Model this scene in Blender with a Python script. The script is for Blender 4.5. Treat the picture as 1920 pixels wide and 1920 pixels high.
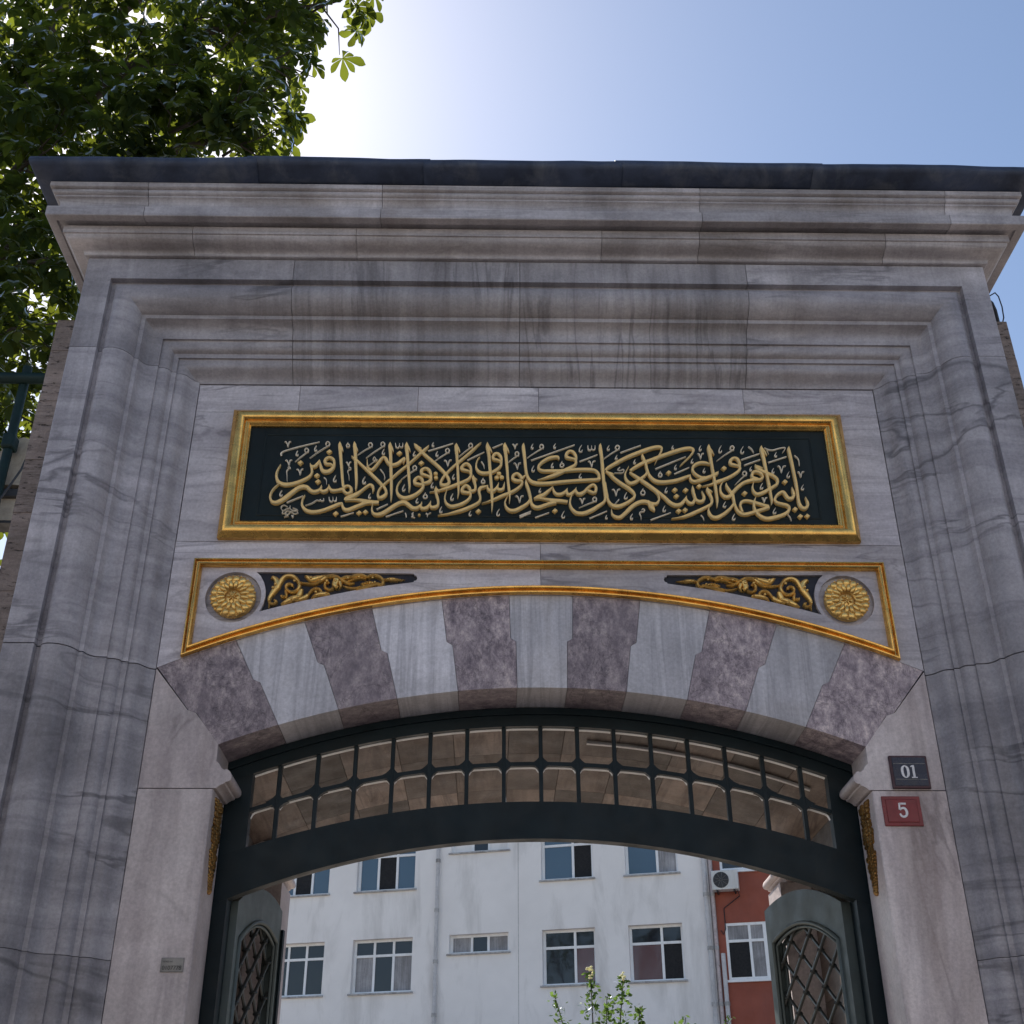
import bpy, bmesh, math, random
import numpy as np
from mathutils import Vector, Matrix, noise
from mathutils.geometry import tessellate_polygon

random.seed(7)
for o in list(bpy.data.objects):
    bpy.data.objects.remove(o)
SC = bpy.context.scene
COL = SC.collection
R = math.radians

# ------------------------------------------------------------------ camera
# gate axis x = 0, marble field plane y = 0, street side is -y
cd = bpy.data.cameras.new('camera')
cam = bpy.data.objects.new('camera', cd)
COL.objects.link(cam)
cd.sensor_width = 36.0
cd.lens = 42.75
cd.clip_start = 0.05
cd.clip_end = 3000
pitch, yaw, roll = R(29.878), R(1.0244), R(-0.1274)
fw = Vector((math.sin(yaw) * math.cos(pitch), math.cos(yaw) * math.cos(pitch), math.sin(pitch)))
rt0 = Vector((math.cos(yaw), -math.sin(yaw), 0))
up0 = rt0.cross(fw)
rt = math.cos(roll) * rt0 + math.sin(roll) * up0
up = -math.sin(roll) * rt0 + math.cos(roll) * up0
M = Matrix((rt, up, -fw)).transposed().to_4x4()
M.translation = Vector((-0.265, -6.0, 1.6))
cam.matrix_world = M
SC.camera = cam

# ------------------------------------------------------------------ sky, sun, exposure
SUN = Vector((-0.2906, 0.6037, 0.7424)).normalized()
el = math.asin(SUN.z)
az = math.atan2(SUN.x, SUN.y)
wd = bpy.data.worlds.new('World')
SC.world = wd
wd.use_nodes = True
nt = wd.node_tree
nt.nodes.clear()
sky = nt.nodes.new('ShaderNodeTexSky')
sky.sky_type = 'NISHITA'
sky.sun_disc = False
sky.sun_elevation = el
sky.sun_rotation = az
sky.air_density = 1.0
sky.dust_density = 0.6
sky.ozone_density = 0.9
bg = nt.nodes.new('ShaderNodeBackground')
bg.inputs[1].default_value = 0.094
wo = nt.nodes.new('ShaderNodeOutputWorld')
nt.links.new(sky.outputs[0], bg.inputs[0])
nt.links.new(bg.outputs[0], wo.inputs[0])
sl = bpy.data.lights.new('sun', 'SUN')
sl.energy = 5.0
sl.angle = R(0.53)
sl.color = (1.0, 0.93, 0.82)
so = bpy.data.objects.new('sun', sl)
COL.objects.link(so)
so.rotation_euler = (-SUN).to_track_quat('-Z', 'Y').to_euler()
so.location = (-8, 12, 25)
SC.view_settings.view_transform = 'Standard'
SC.view_settings.look = 'None'
SC.view_settings.gamma = 1.0
SC.view_settings.exposure = 0.8

# ------------------------------------------------------------------ helpers
def thing(name, label, cat, loc=(0, 0, 0), rz=0.0, group=None):
    o = bpy.data.objects.new(name, None)
    COL.objects.link(o)
    o.empty_display_size = 0.2
    o.location = loc
    o.rotation_euler = (0, 0, rz)
    o['label'] = label
    o['category'] = cat
    if group:
        o['group'] = group
    return o

def mk(name, vs, fs, m, parent=None, smooth=None, label=None, kind=None):
    me = bpy.data.meshes.new(name)
    me.from_pydata([tuple(v) for v in vs], [], [tuple(f) for f in fs])
    bm = bmesh.new()
    bm.from_mesh(me)
    bmesh.ops.recalc_face_normals(bm, faces=bm.faces)
    bm.to_mesh(me)
    bm.free()
    if m is not None:
        me.materials.append(m)
    if smooth is not None:
        me.shade_smooth()
        me.set_sharp_from_angle(angle=R(smooth))
    o = bpy.data.objects.new(name, me)
    COL.objects.link(o)
    if parent is not None:
        o.parent = parent
    if label:
        o['label'] = label
    if kind:
        o['kind'] = kind
    return o

class MB:
    def __init__(s):
        s.v = []
        s.f = []
    def add(s, vs, fs):
        n = len(s.v)
        s.v += [tuple(v) for v in vs]
        s.f += [tuple(i + n for i in f) for f in fs]
        return s
    def box(s, x0, x1, y0, y1, z0, z1):
        return s.add([(x, y, z) for x in (x0, x1) for y in (y0, y1) for z in (z0, z1)],
                     [(0, 1, 3, 2), (4, 6, 7, 5), (0, 4, 5, 1), (2, 3, 7, 6), (0, 2, 6, 4), (1, 5, 7, 3)])
    def cbox(s, x0, x1, y0, y1, z0, z1, c):
        # box with bevelled (chamfered) vertical and front edges, by bmesh
        bm = bmesh.new()
        bmesh.ops.create_cube(bm, size=1)
        for v in bm.verts:
            v.co = ((x0 + x1) / 2 + v.co.x * (x1 - x0), (y0 + y1) / 2 + v.co.y * (y1 - y0), (z0 + z1) / 2 + v.co.z * (z1 - z0))
        bmesh.ops.bevel(bm, geom=bm.edges[:], offset=c, segments=2, affect='EDGES', profile=0.5)
        bm.verts.index_update()
        s.add([tuple(v.co) for v in bm.verts], [[v.index for v in f.verts] for f in bm.faces])
        bm.free()
        return s
    def rings(s, rings, closed_ring=True, cap=True, loop=False):
        n = len(rings[0])
        b = len(s.v)
        for r in rings:
            s.v += [tuple(p) for p in r]
        k = len(rings)
        for i in range(k if loop else k - 1):
            a = b + i * n
            c = b + ((i + 1) % k) * n
            for j in range(n if closed_ring else n - 1):
                j2 = (j + 1) % n
                s.f.append((a + j, a + j2, c + j2, c + j))
        if cap and not loop:
            s.capf([b + j for j in range(n)])
            s.capf([b + (k - 1) * n + j for j in range(n)])
        return s
    def capf(s, idx):
        pts = [Vector(s.v[i]) for i in idx]
        tr = tessellate_polygon([pts])
        for t in tr:
            s.f.append(tuple(idx[i] for i in t))
    def prism(s, loops, y0, y1):
        # loops: outline and holes in x,z ; extruded in y
        vs = [p for l in loops for p in l]
        tr = tessellate_polygon([[Vector((p[0], p[1], 0)) for p in l] for l in loops])
        n = len(vs)
        fs = [tuple(t) for t in tr] + [tuple(i + n for i in t) for t in tr]
        b = 0
        for l in loops:
            m = len(l)
            for i in range(m):
                j = (i + 1) % m
                fs.append((b + i, b + j, b + j + n, b + i + n))
            b += m
        return s.add([(p[0], y0, p[1]) for p in vs] + [(p[0], y1, p[1]) for p in vs], fs)
    def tube(s, pts, rad, n=8, cap=True):
        pts = [Vector(p) for p in pts]
        rr = rad if isinstance(rad, (list, tuple)) else [rad] * len(pts)
        rings = []
        ref = None
        for i, p in enumerate(pts):
            t = (pts[min(i + 1, len(pts) - 1)] - pts[max(i - 1, 0)]).normalized()
            if ref is None:
                ref = Vector((0, 0, 1)) if abs(t.z) < 0.9 else Vector((1, 0, 0))
            a = (ref - t * ref.dot(t)).normalized()
            ref = a
            c = t.cross(a)
            rings.append([p + rr[i] * (math.cos(2 * math.pi * k / n) * a + math.sin(2 * math.pi * k / n) * c) for k in range(n)])
        return s.rings(rings, True, cap)
    def ball(s, c, r, nu=8, nv=5, q=None):
        rx, ry, rz = r if isinstance(r, (tuple, list)) else (r, r, r)
        vs = []
        for i in range(nv + 1):
            a = math.pi * i / nv - math.pi / 2
            for j in range(nu):
                b = 2 * math.pi * j / nu
                p = Vector((rx * math.cos(a) * math.cos(b), ry * math.cos(a) * math.sin(b), rz * math.sin(a)))
                if q is not None:
                    p = q @ p
                vs.append(Vector(c) + p)
        fs = []
        for i in range(nv):
            for j in range(nu):
                j2 = (j + 1) % nu
                fs.append((i * nu + j, i * nu + j2, (i + 1) * nu + j2, (i + 1) * nu + j))
        return s.add(vs, fs)
    def build(s, name, m, parent=None, smooth=None, label=None, kind=None):
        return mk(name, s.v, s.f, m, parent, smooth, label, kind)

def arc_z(x, cz, r):
    return cz + math.sqrt(max(r * r - x * x, 0))

def crom(p, n=5):
    if len(p) == 2:
        return [tuple(p[0][k] + (p[1][k] - p[0][k]) * i / 2 for k in range(3)) for i in range(3)]
    q = [p[0]] + list(p) + [p[-1]]
    out = []
    for i in range(1, len(q) - 2):
        for j in range(n):
            t = j / n
            out.append(tuple(0.5 * (2 * q[i][k] + (q[i + 1][k] - q[i - 1][k]) * t + (2 * q[i - 1][k] - 5 * q[i][k] + 4 * q[i + 1][k] - q[i + 2][k]) * t * t
                             + (3 * q[i][k] - q[i - 1][k] - 3 * q[i + 1][k] + q[i + 2][k]) * t ** 3) for k in range(3)))
    out.append(tuple(p[-1]))
    return out

def ribbon(mb, pts, y0, y1, round_=False, bev=0.006, n=5, slope=0.0012):
    # raised stroke in the x,z plane; pts x,z,width in mm
    s = crom([(a / 1000, b / 1000, max(c, 1) / 1000) for a, b, c in pts], n)
    rings = []
    for i, (x, z, w) in enumerate(s):
        a = s[max(i - 1, 0)]
        b = s[min(i + 1, len(s) - 1)]
        t = Vector((b[0] - a[0], b[1] - a[1]))
        t = t.normalized() if t.length > 1e-9 else Vector((1, 0))
        nx, nz = -t.y, t.x
        h = max(w, 0.002) / 2
        yy = y1 - slope * i / len(s)
        if round_:
            d = min(1.0, 0.35 + h / 0.014)
            prof = [(-1, 0), (-0.92, .45), (-0.6, .85), (0, 1), (0.6, .85), (0.92, .45), (1, 0)]
            rings.append([(x + nx * h * u, y0 + (yy - y0) * v * d, z + nz * h * u) for u, v in prof])
        else:
            e = min(bev, h * 0.6)
            ym = y0 + (yy - y0) * 0.7
            prof = [(-h, y0), (-h, ym), (-h + e, yy), (h - e, yy), (h, ym), (h, y0)]
            rings.append([(x + nx * u, v, z + nz * u) for u, v in prof])
    mb.rings(rings, False, False)
    return mb

def parse(t):
    return [[tuple(float(v) for v in q.split(',')) for q in s.split()] for s in t.split('|')]

# ------------------------------------------------------------------ materials
def newmat(name):
    m = bpy.data.materials.new(name)
    m.use_nodes = True
    n = m.node_tree
    return m, n, n.nodes['Principled BSDF']

def nd(n, t, **kw):
    x = n.nodes.new(t)
    for k, v in kw.items():
        setattr(x, k, v)
    return x

def ramp(n, fac, stops):
    r = nd(n, 'ShaderNodeValToRGB')
    e = r.color_ramp.elements
    while len(e) < len(stops):
        e.new(0.5)
    for i, (p, c) in enumerate(stops):
        e[i].position = p
        e[i].color = (c[0], c[1], c[2], 1) if not isinstance(c, (int, float)) else (c, c, c, 1)
    n.links.new(fac, r.inputs[0])
    return r.outputs[0]

def mixc(n, fac, a, b, mode='MIX'):
    x = nd(n, 'ShaderNodeMix', data_type='RGBA', blend_type=mode)
    for i, s in ((0, fac), (6, a), (7, b)):
        if isinstance(s, (int, float)):
            x.inputs[i].default_value = s
        elif isinstance(s, tuple):
            x.inputs[i].default_value = (s[0], s[1], s[2], 1)
        else:
            n.links.new(s, x.inputs[i])
    return x.outputs[2]

def coords(n, scale, seed=True):
    tc = nd(n, 'ShaderNodeTexCoord')
    mp = nd(n, 'ShaderNodeMapping')
    mp.inputs['Scale'].default_value = scale
    if seed:
        oi = nd(n, 'ShaderNodeObjectInfo')
        mu = nd(n, 'ShaderNodeMath', operation='MULTIPLY')
        mu.inputs[1].default_value = 37.0
        n.links.new(oi.outputs['Random'], mu.inputs[0])
        n.links.new(mu.outputs[0], mp.inputs['Location'])
    n.links.new(tc.outputs['Object'], mp.inputs['Vector'])
    return mp.outputs[0]

def noisen(n, vec, scale, detail=5, rough=0.55, dist=0.0):
    x = nd(n, 'ShaderNodeTexNoise')
    x.inputs['Scale'].default_value = scale
    x.inputs['Detail'].default_value = detail
    x.inputs['Roughness'].default_value = rough
    x.inputs['Distortion'].default_value = dist
    n.links.new(vec, x.inputs['Vector'])
    return x.outputs['Fac']

def stone(name, ca, cb, vein, veindir=(1, 1, 5), veinamt=0.5, veinscale=1.6, stain=(0.16, 0.12, 0.09), stainamt=0.4, staindir=(5, 5, 0.5), stainlo=0.52,
          rough=0.45, bump=0.15, var=0.18, pit=0.0, lines=0.5, linedir=None, grime=0.3, streak=0.0, tint=(0.985, 0.97, 1.03)):
    ca, cb, vein = [tuple(min(0.85, q[k] * tint[k]) for k in range(3)) for q in (ca, cb, vein)]
    m, n, b = newmat(name)
    v0 = coords(n, (1, 1, 1))
    vw = coords(n, (1, 1, 1), False)
    def scaled(sock, k):
        mu = nd(n, 'ShaderNodeMath', operation='MULTIPLY')
        mu.inputs[1].default_value = k
        n.links.new(sock, mu.inputs[0])
        return mu.outputs[0]
    base = ramp(n, noisen(n, v0, 1.7, 7, 0.6, 0.6), [(0.3, ca), (0.7, cb)])
    vv = coords(n, veindir)
    vn = ramp(n, noisen(n, vv, veinscale, 6, 0.6, 0.7), [(0.36, 0.0), (0.5, 1.0), (0.55, 0.4), (0.68, 0.0)])
    c = mixc(n, scaled(vn, veinamt), base, vein)
    if lines:
        lv_ = coords(n, linedir or veindir)
        l1 = ramp(n, noisen(n, lv_, veinscale * 0.8, 4, 0.5, 1.6), [(0.468, 0.0), (0.497, 1.0), (0.503, 1.0), (0.53, 0.0)])
        l2 = ramp(n, noisen(n, v0, 0.9, 3), [(0.42, 0.0), (0.58, 1.0)])
        mm = nd(n, 'ShaderNodeMath', operation='MULTIPLY')
        n.links.new(l1, mm.inputs[0])
        n.links.new(l2, mm.inputs[1])
        c = mixc(n, scaled(mm.outputs[0], lines), c, tuple(q * 0.55 for q in vein))
    sv = coords(n, staindir)
    sn = ramp(n, noisen(n, sv, 1.3, 6, 0.62, 0.4), [(stainlo, 0.0), (stainlo + 0.22, 1.0)])
    c = mixc(n, scaled(sn, stainamt), c, stain)
    if streak:
        # water runs: thin vertical threads, only where a broad mask lets them through, continuous across joints
        s1 = ramp(n, noisen(n, coords(n, (9, 0.1, 0.6), False), 1.5, 7, 0.7, 0.6), [(0.44, 0.0), (0.62, 1.0)])
        s2 = ramp(n, noisen(n, coords(n, (1.0, 0.1, 0.8), False), 1.3, 4, 0.6, 0.5), [(0.38, 0.15), (0.62, 1.0)])
        mm = nd(n, 'ShaderNodeMath', operation='MULTIPLY')
        n.links.new(s1, mm.inputs[0])
        n.links.new(s2, mm.inputs[1])
        c = mixc(n, scaled(mm.outputs[0], streak), c, (0.085, 0.078, 0.085))
    gm = ramp(n, noisen(n, vw, 1.4, 6, 0.65, 0.5), [(0.32, 1.0 - grime), (0.66, 1.08)])
    c = mixc(n, 1.0, c, gm, 'MULTIPLY')
    sp = ramp(n, noisen(n, v0, 60, 4, 0.75), [(0.3, 0.80), (0.7, 1.10)])
    c = mixc(n, 1.0, c, sp, 'MULTIPLY')
    oi = nd(n, 'ShaderNodeObjectInfo')
    mr = nd(n, 'ShaderNodeMapRange')
    mr.inputs[3].default_value = 1 - var
    mr.inputs[4].default_value = 1 + var * 0.6
    n.links.new(oi.outputs['Random'], mr.inputs[0])
    hs = nd(n, 'ShaderNodeHueSaturation')
    n.links.new(mr.outputs[0], hs.inputs['Value'])
    n.links.new(c, hs.inputs['Color'])
    c = hs.outputs[0]
    hgt = noisen(n, v0, 28, 6, 0.7)
    if pit > 0:
        pv = coords(n, (1, 1, 3.2))
        pn = noisen(n, pv, 15, 5, 0.7)
        c = mixc(n, 1.0, c, ramp(n, pn, [(0.36, 0.22), (0.43, 1.0)]), 'MULTIPLY')
        ad = nd(n, 'ShaderNodeMath', operation='ADD')
        n.links.new(ramp(n, pn, [(0.36, 0.0), (0.43, 1.0)]), ad.inputs[0])
        n.links.new(hgt, ad.inputs[1])
        hgt = ad.outputs[0]
    n.links.new(c, b.inputs['Base Color'])
    rr = ramp(n, noisen(n, v0, 6, 4), [(0.3, rough - 0.1), (0.7, rough + 0.15)])
    n.links.new(rr, b.inputs['Roughness'])
    b.inputs['Specular IOR Level'].default_value = 0.3
    bp = nd(n, 'ShaderNodeBump')
    bp.inputs['Strength'].default_value = bump
    bp.inputs['Distance'].default_value = 0.02
    n.links.new(hgt, bp.inputs['Height'])
    n.links.new(bp.outputs[0], b.inputs['Normal'])
    return m

def paint(name, col, rough=0.5, metal=0.0, spec=0.5, var=0.25, scale=12, bump=0.05, spots=None, dirt=None):
    m, n, b = newmat(name)
    v0 = coords(n, (1, 1, 1))
    lo = tuple(c * (1 - var) for c in col)
    hi = tuple(min(1, c * (1 + var)) for c in col)
    c = ramp(n, noisen(n, v0, scale, 6, 0.65), [(0.3, lo), (0.7, hi)])
    if spots:
        s = ramp(n, noisen(n, v0, scale * 2.2, 6, 0.7, 0.8), [(0.56, 0.0), (0.66, 1.0)])
        c = mixc(n, s, c, spots)
    if dirt:
        dv = coords(n, (1, 1, 0.25))
        s = ramp(n, noisen(n, dv, dirt[1], 6, 0.65, 0.4), [(0.5, 0.0), (0.75, dirt[2])])
        c = mixc(n, s, c, dirt[0])
    n.links.new(c, b.inputs['Base Color'])
    rr = ramp(n, noisen(n, v0, scale * 1.5, 5), [(0.3, max(rough - 0.12, 0.03)), (0.7, rough + 0.12)])
    n.links.new(rr, b.inputs['Roughness'])
    b.inputs['Metallic'].default_value = metal
    b.inputs['Specular IOR Level'].default_value = spec
    if bump:
        bp = nd(n, 'ShaderNodeBump')
        bp.inputs['Strength'].default_value = bump
        bp.inputs['Distance'].default_value = 0.01
        n.links.new(noisen(n, v0, scale * 4, 5, 0.7), bp.inputs['Height'])
        n.links.new(bp.outputs[0], b.inputs['Normal'])
    return m

def glassy(name, col, rough=0.04, ior=1.9):
    m, n, b = newmat(name)
    b.inputs['Base Color'].default_value = (*col, 1)
    b.inputs['Roughness'].default_value = rough
    b.inputs['IOR'].default_value = ior
    v = coords(n, (1, 1, 1))
    bp = nd(n, 'ShaderNodeBump')
    bp.inputs['Strength'].default_value = 0.12
    bp.inputs['Distance'].default_value = 0.05
    n.links.new(noisen(n, v, 0.9, 2), bp.inputs['Height'])
    n.links.new(bp.outputs[0], b.inputs['Normal'])
    return m

def leafmat(name, col, trans, tw=0.55, ior=1.05):
    m, n, b = newmat(name)
    n.nodes.remove(b)
    out = [x for x in n.nodes if x.type == 'OUTPUT_MATERIAL'][0]
    v = coords(n, (1, 1, 1), False)
    geo = nd(n, 'ShaderNodeNewGeometry')
    hv = ramp(n, geo.outputs['Random Per Island'], [(0.0, tuple(c * 0.65 for c in trans)), (1.0, tuple(c * 1.15 for c in trans))])
    dv = ramp(n, geo.outputs['Random Per Island'], [(0.0, tuple(c * 0.7 for c in col)), (1.0, tuple(c * 1.2 for c in col))])
    d = nd(n, 'ShaderNodeBsdfDiffuse')
    t = nd(n, 'ShaderNodeBsdfTranslucent')
    g = nd(n, 'ShaderNodeBsdfGlossy')
    g.inputs['Roughness'].default_value = 0.35
    g.inputs['Color'].default_value = (0.8, 0.85, 0.9, 1)
    n.links.new(dv, d.inputs['Color'])
    n.links.new(hv, t.inputs['Color'])
    m1 = nd(n, 'ShaderNodeMixShader')
    m1.inputs[0].default_value = tw
    n.links.new(d.outputs[0], m1.inputs[1])
    n.links.new(t.outputs[0], m1.inputs[2])
    fr = nd(n, 'ShaderNodeFresnel')
    fr.inputs['IOR'].default_value = ior
    m2 = nd(n, 'ShaderNodeMixShader')
    n.links.new(fr.outputs[0], m2.inputs[0])
    n.links.new(m1.outputs[0], m2.inputs[1])
    n.links.new(g.outputs[0], m2.inputs[2])
    n.links.new(m2.outputs[0], out.inputs['Surface'])
    return m

MT = {}
MT['frame'] = stone('grey_banded_marble', (0.44, 0.425, 0.435), (0.60, 0.575, 0.575), (0.24, 0.23, 0.245), (0.45, 0.1, 2.4), 0.55, 1.2, (0.24, 0.21, 0.20), 0.4, (3, 0.2, 0.6), lines=0.7, linedir=(0.5, 0.5, 2.6), grime=0.34, streak=0.25)
MT['lintel'] = stone('grey_streaked_marble', (0.42, 0.405, 0.41), (0.57, 0.545, 0.54), (0.23, 0.22, 0.23), (2.5, 0.1, 0.25), 0.4, 1.2, (0.22, 0.19, 0.185), 0.4, (5, 0.1, 0.5), 0.5, lines=0.5, linedir=(3, 0.3, 0.5), grime=0.34, streak=0.48)
MT['cornice'] = stone('weathered_cornice_marble', (0.50, 0.475, 0.47), (0.68, 0.645, 0.635), (0.33, 0.305, 0.30), (0.35, 0.1, 6), 0.5, 1.6, (0.19, 0.15, 0.125), 0.7, (0.7, 0.1, 0.9), 0.5, lines=0.3, grime=0.38, streak=0.2)
MT['field'] = stone('pale_field_marble', (0.68, 0.65, 0.65), (0.82, 0.79, 0.78), (0.32, 0.29, 0.315), (0.45, 0.1, 4), 0.5, 1.4, (0.45, 0.39, 0.365), 0.4, (1.6, 0.2, 0.8), 0.5, 0.35, lines=0.65, linedir=(0.7, 0.2, 3), grime=0.22)
MT['jamb'] = stone('warm_pale_marble', (0.64, 0.60, 0.585), (0.80, 0.755, 0.73), (0.34, 0.305, 0.315), (3.2, 0.2, 0.3), 0.5, 1.1, (0.27, 0.205, 0.185), 0.55, (2.6, 0.3, 0.3), 0.5, 0.4, lines=0.5, linedir=(2, 0.3, 0.9), grime=0.22, tint=(1.10, 1.02, 1.05))
MT['vlight'] = stone('blue_grey_voussoir_marble', (0.63, 0.625, 0.63), (0.82, 0.81, 0.81), (0.38, 0.375, 0.39), (8, 0.3, 0.35), 0.6, 1.2, (0.40, 0.345, 0.31), 0.45, (2, 0.4, 1.4), 0.54, 0.4, 0.1, lines=0.3, grime=0.25)
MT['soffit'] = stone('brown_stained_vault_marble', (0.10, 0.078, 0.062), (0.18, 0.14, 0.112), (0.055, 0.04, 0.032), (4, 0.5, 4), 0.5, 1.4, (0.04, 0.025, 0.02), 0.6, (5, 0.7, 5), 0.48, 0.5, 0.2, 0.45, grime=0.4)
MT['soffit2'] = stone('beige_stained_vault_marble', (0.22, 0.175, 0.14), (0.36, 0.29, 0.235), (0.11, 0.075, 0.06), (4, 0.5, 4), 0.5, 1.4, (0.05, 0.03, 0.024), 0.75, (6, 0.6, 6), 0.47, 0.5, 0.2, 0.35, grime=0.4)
MT['trav'] = stone('brown_travertine', (0.27, 0.225, 0.19), (0.42, 0.35, 0.30), (0.17, 0.135, 0.11), (0.6, 0.3, 6), 0.45, 3.0, (0.14, 0.105, 0.09), 0.35, (1, 1, 6), 0.55, 0.7, 0.5, 0.05, 1.0, lines=0.4, grime=0.35)
MT['mortar'] = paint('dark_joint_mortar', (0.06, 0.055, 0.055), 0.9)
MT['plain'] = paint('plain_core_stone', (0.4, 0.37, 0.34), 0.85)

def breccia():
    m, n, b = newmat('purple_breccia_marble')
    v = coords(n, (1, 1, 0.62))
    a = noisen(n, v, 14, 10, 0.85, 0.1)
    c = ramp(n, a, [(0.35, (0.10, 0.08, 0.10)), (0.45, (0.235, 0.19, 0.215)), (0.54, (0.42, 0.35, 0.37)), (0.65, (0.76, 0.65, 0.62))])
    d = noisen(n, v, 2.2, 5, 0.6, 0.4)
    c = mixc(n, ramp(n, d, [(0.38, 0.0), (0.68, 0.6)]), c, (0.25, 0.21, 0.235))
    e = ramp(n, noisen(n, coords(n, (1.6, 0.3, 1.6)), 2.4, 8, 0.65, 1.0), [(0.488, 1.0), (0.5, 0.25), (0.512, 1.0)])
    c = mixc(n, 0.6, c, e, 'MULTIPLY')
    oi = nd(n, 'ShaderNodeObjectInfo')
    mr = nd(n, 'ShaderNodeMapRange')
    mr.inputs[3].default_value = 0.78
    mr.inputs[4].default_value = 1.15
    n.links.new(oi.outputs['Random'], mr.inputs[0])
    hs = nd(n, 'ShaderNodeHueSaturation')
    n.links.new(mr.outputs[0], hs.inputs['Value'])
    n.links.new(c, hs.inputs['Color'])
    c = hs.outputs[0]
    n.links.new(c, b.inputs['Base Color'])
    b.inputs['Roughness'].default_value = 0.45
    b.inputs['Specular IOR Level'].default_value = 0.35
    bp = nd(n, 'ShaderNodeBump')
    bp.inputs['Strength'].default_value = 0.2
    bp.inputs['Distance'].default_value = 0.01
    n.links.new(a, bp.inputs['Height'])
    n.links.new(bp.outputs[0], b.inputs['Normal'])
    return m
MT['vdark'] = breccia()
MT['lead'] = paint('blue_grey_lead', (0.042, 0.054, 0.09), 0.6, 0.2, 0.35, 0.5, 3, 0.3, None, ((0.13, 0.14, 0.165), 5, 0.8))
MT['gold'] = paint('gilded_moulding', (0.86, 0.485, 0.135), 0.24, 0.85, 0.5, 0.25, 9, 0.12, None, ((0.30, 0.17, 0.06), 4, 0.4))
MT['goldrel'] = paint('gilded_carving', (0.86, 0.54, 0.18), 0.32, 0.72, 0.5, 0.25, 14, 0.1, None, ((0.30, 0.17, 0.06), 8, 0.5))
MT['letter'] = paint('gilded_letter', (0.88, 0.60, 0.23), 0.45, 0.0, 0.5, 0.12, 14, 0.04)
MT['edge'] = paint('gilded_letter_highlight', (0.92, 0.77, 0.48), 0.42, 0.0, 0.5, 0.1, 14, 0.03)  # paler gold puts the bevels' brighter reflection into the colour
MT['golddk'] = paint('aged_gilding', (0.34, 0.19, 0.06), 0.35, 0.8, 0.5, 0.4, 14, 0.1, None, ((0.12, 0.06, 0.03), 10, 0.9))
MT['mark'] = paint('pale_gilded_mark', (0.86, 0.76, 0.60), 0.42, 0.0, 0.5, 0.1, 14, 0.03)
MT['board'] = paint('blackish_green_board', (0.006, 0.012, 0.012), 0.5, 0.0, 0.25, 0.35, 3, 0.05, None, ((0.035, 0.042, 0.04), 2.6, 0.4))
MT['black'] = paint('black_blue_ground', (0.010, 0.011, 0.022), 0.6)
MT['iron'] = paint('dark_green_painted_iron', (0.005, 0.013, 0.018), 0.45, 0.0, 0.22, 0.3, 5, 0.06)
MT['leafpaint'] = paint('grey_green_gate_paint', (0.105, 0.13, 0.13), 0.5, 0.0, 0.4, 0.15, 6, 0.05, None, ((0.08, 0.09, 0.085), 2, 0.5))
MT['lattice'] = paint('lattice_iron', (0.05, 0.055, 0.055), 0.4, 0.3)
MT['fence'] = paint('green_fence_paint', (0.006, 0.020, 0.020), 0.55, spec=0.25)
MT['beige'] = paint('beige_plastic', (0.42, 0.36, 0.28), 0.6, dirt=((0.12, 0.09, 0.07), 3, 0.8))
MT['dark'] = paint('dark_metal', (0.03, 0.03, 0.033), 0.6)
MT['cable'] = paint('black_cable', (0.02, 0.02, 0.025), 0.5)
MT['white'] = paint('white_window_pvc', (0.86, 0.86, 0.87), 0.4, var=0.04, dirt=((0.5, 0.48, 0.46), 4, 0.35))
MT['wall'] = paint('white_render', (0.86, 0.83, 0.815), 0.85, var=0.05, scale=0.8, bump=0.1, dirt=((0.42, 0.40, 0.38), 1.1, 0.6))
MT['redwall'] = paint('terracotta_render', (0.30, 0.085, 0.055), 0.85, var=0.12, scale=2, bump=0.15, dirt=((0.16, 0.06, 0.05), 1.2, 0.5))
MT['peel'] = paint('peeling_pink_plaster', (0.52, 0.45, 0.45), 0.85, var=0.2, scale=6, bump=0.2, spots=(0.25, 0.15, 0.13))
MT['sill'] = paint('stained_sill_stone', (0.42, 0.41, 0.41), 0.8, dirt=((0.12, 0.11, 0.10), 3, 0.9))
MT['shade'] = paint('dark_interior', (0.012, 0.012, 0.014), 0.8)
MT['glass'] = glassy('dark_window_glass', (0.018, 0.02, 0.026), 0.04, 1.6)
MT['glassb'] = glassy('sky_reflection_window_glass', (0.035, 0.075, 0.12), 0.1)  # blue of the reflected sky put into the glass colour
MT['glassr'] = glassy('red_reflection_window_glass', (0.11, 0.035, 0.035), 0.08)  # red of the reflected houses put into the glass colour
MT['curtain'] = stone('net_curtain', (0.40, 0.40, 0.39), (0.52, 0.52, 0.51), (0.24, 0.24, 0.24), (9, 1, 0.3), 0.6, 1.5, (0.2, 0.19, 0.18), 0.5, (5, 1, 0.4), 0.5, 0.8)
MT['plastic'] = paint('white_ac_casing', (0.66, 0.66, 0.65), 0.5, var=0.06, dirt=((0.35, 0.32, 0.28), 4, 0.5))
MT['pipe'] = paint('pale_downpipe', (0.56, 0.55, 0.56), 0.6, var=0.12, dirt=((0.2, 0.18, 0.17), 3, 0.6))
MT['bark'] = paint('chestnut_bark', (0.045, 0.036, 0.028), 0.85, bump=0.6, scale=7)
MT['leaf'] = leafmat('chestnut_leaf', (0.016, 0.031, 0.017), (0.30, 0.36, 0.035), 0.29)
MT['leaf2'] = leafmat('shrub_leaf', (0.045, 0.09, 0.03), (0.16, 0.26, 0.05), 0.4, 1.02)
MT['flower'] = paint('pale_yellow_flower', (0.75, 0.72, 0.4), 0.7)
MT['navy'] = paint('navy_enamel', (0.010, 0.013, 0.035), 0.3)
MT['maroon'] = paint('maroon_enamel', (0.20, 0.018, 0.022), 0.35)
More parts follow.
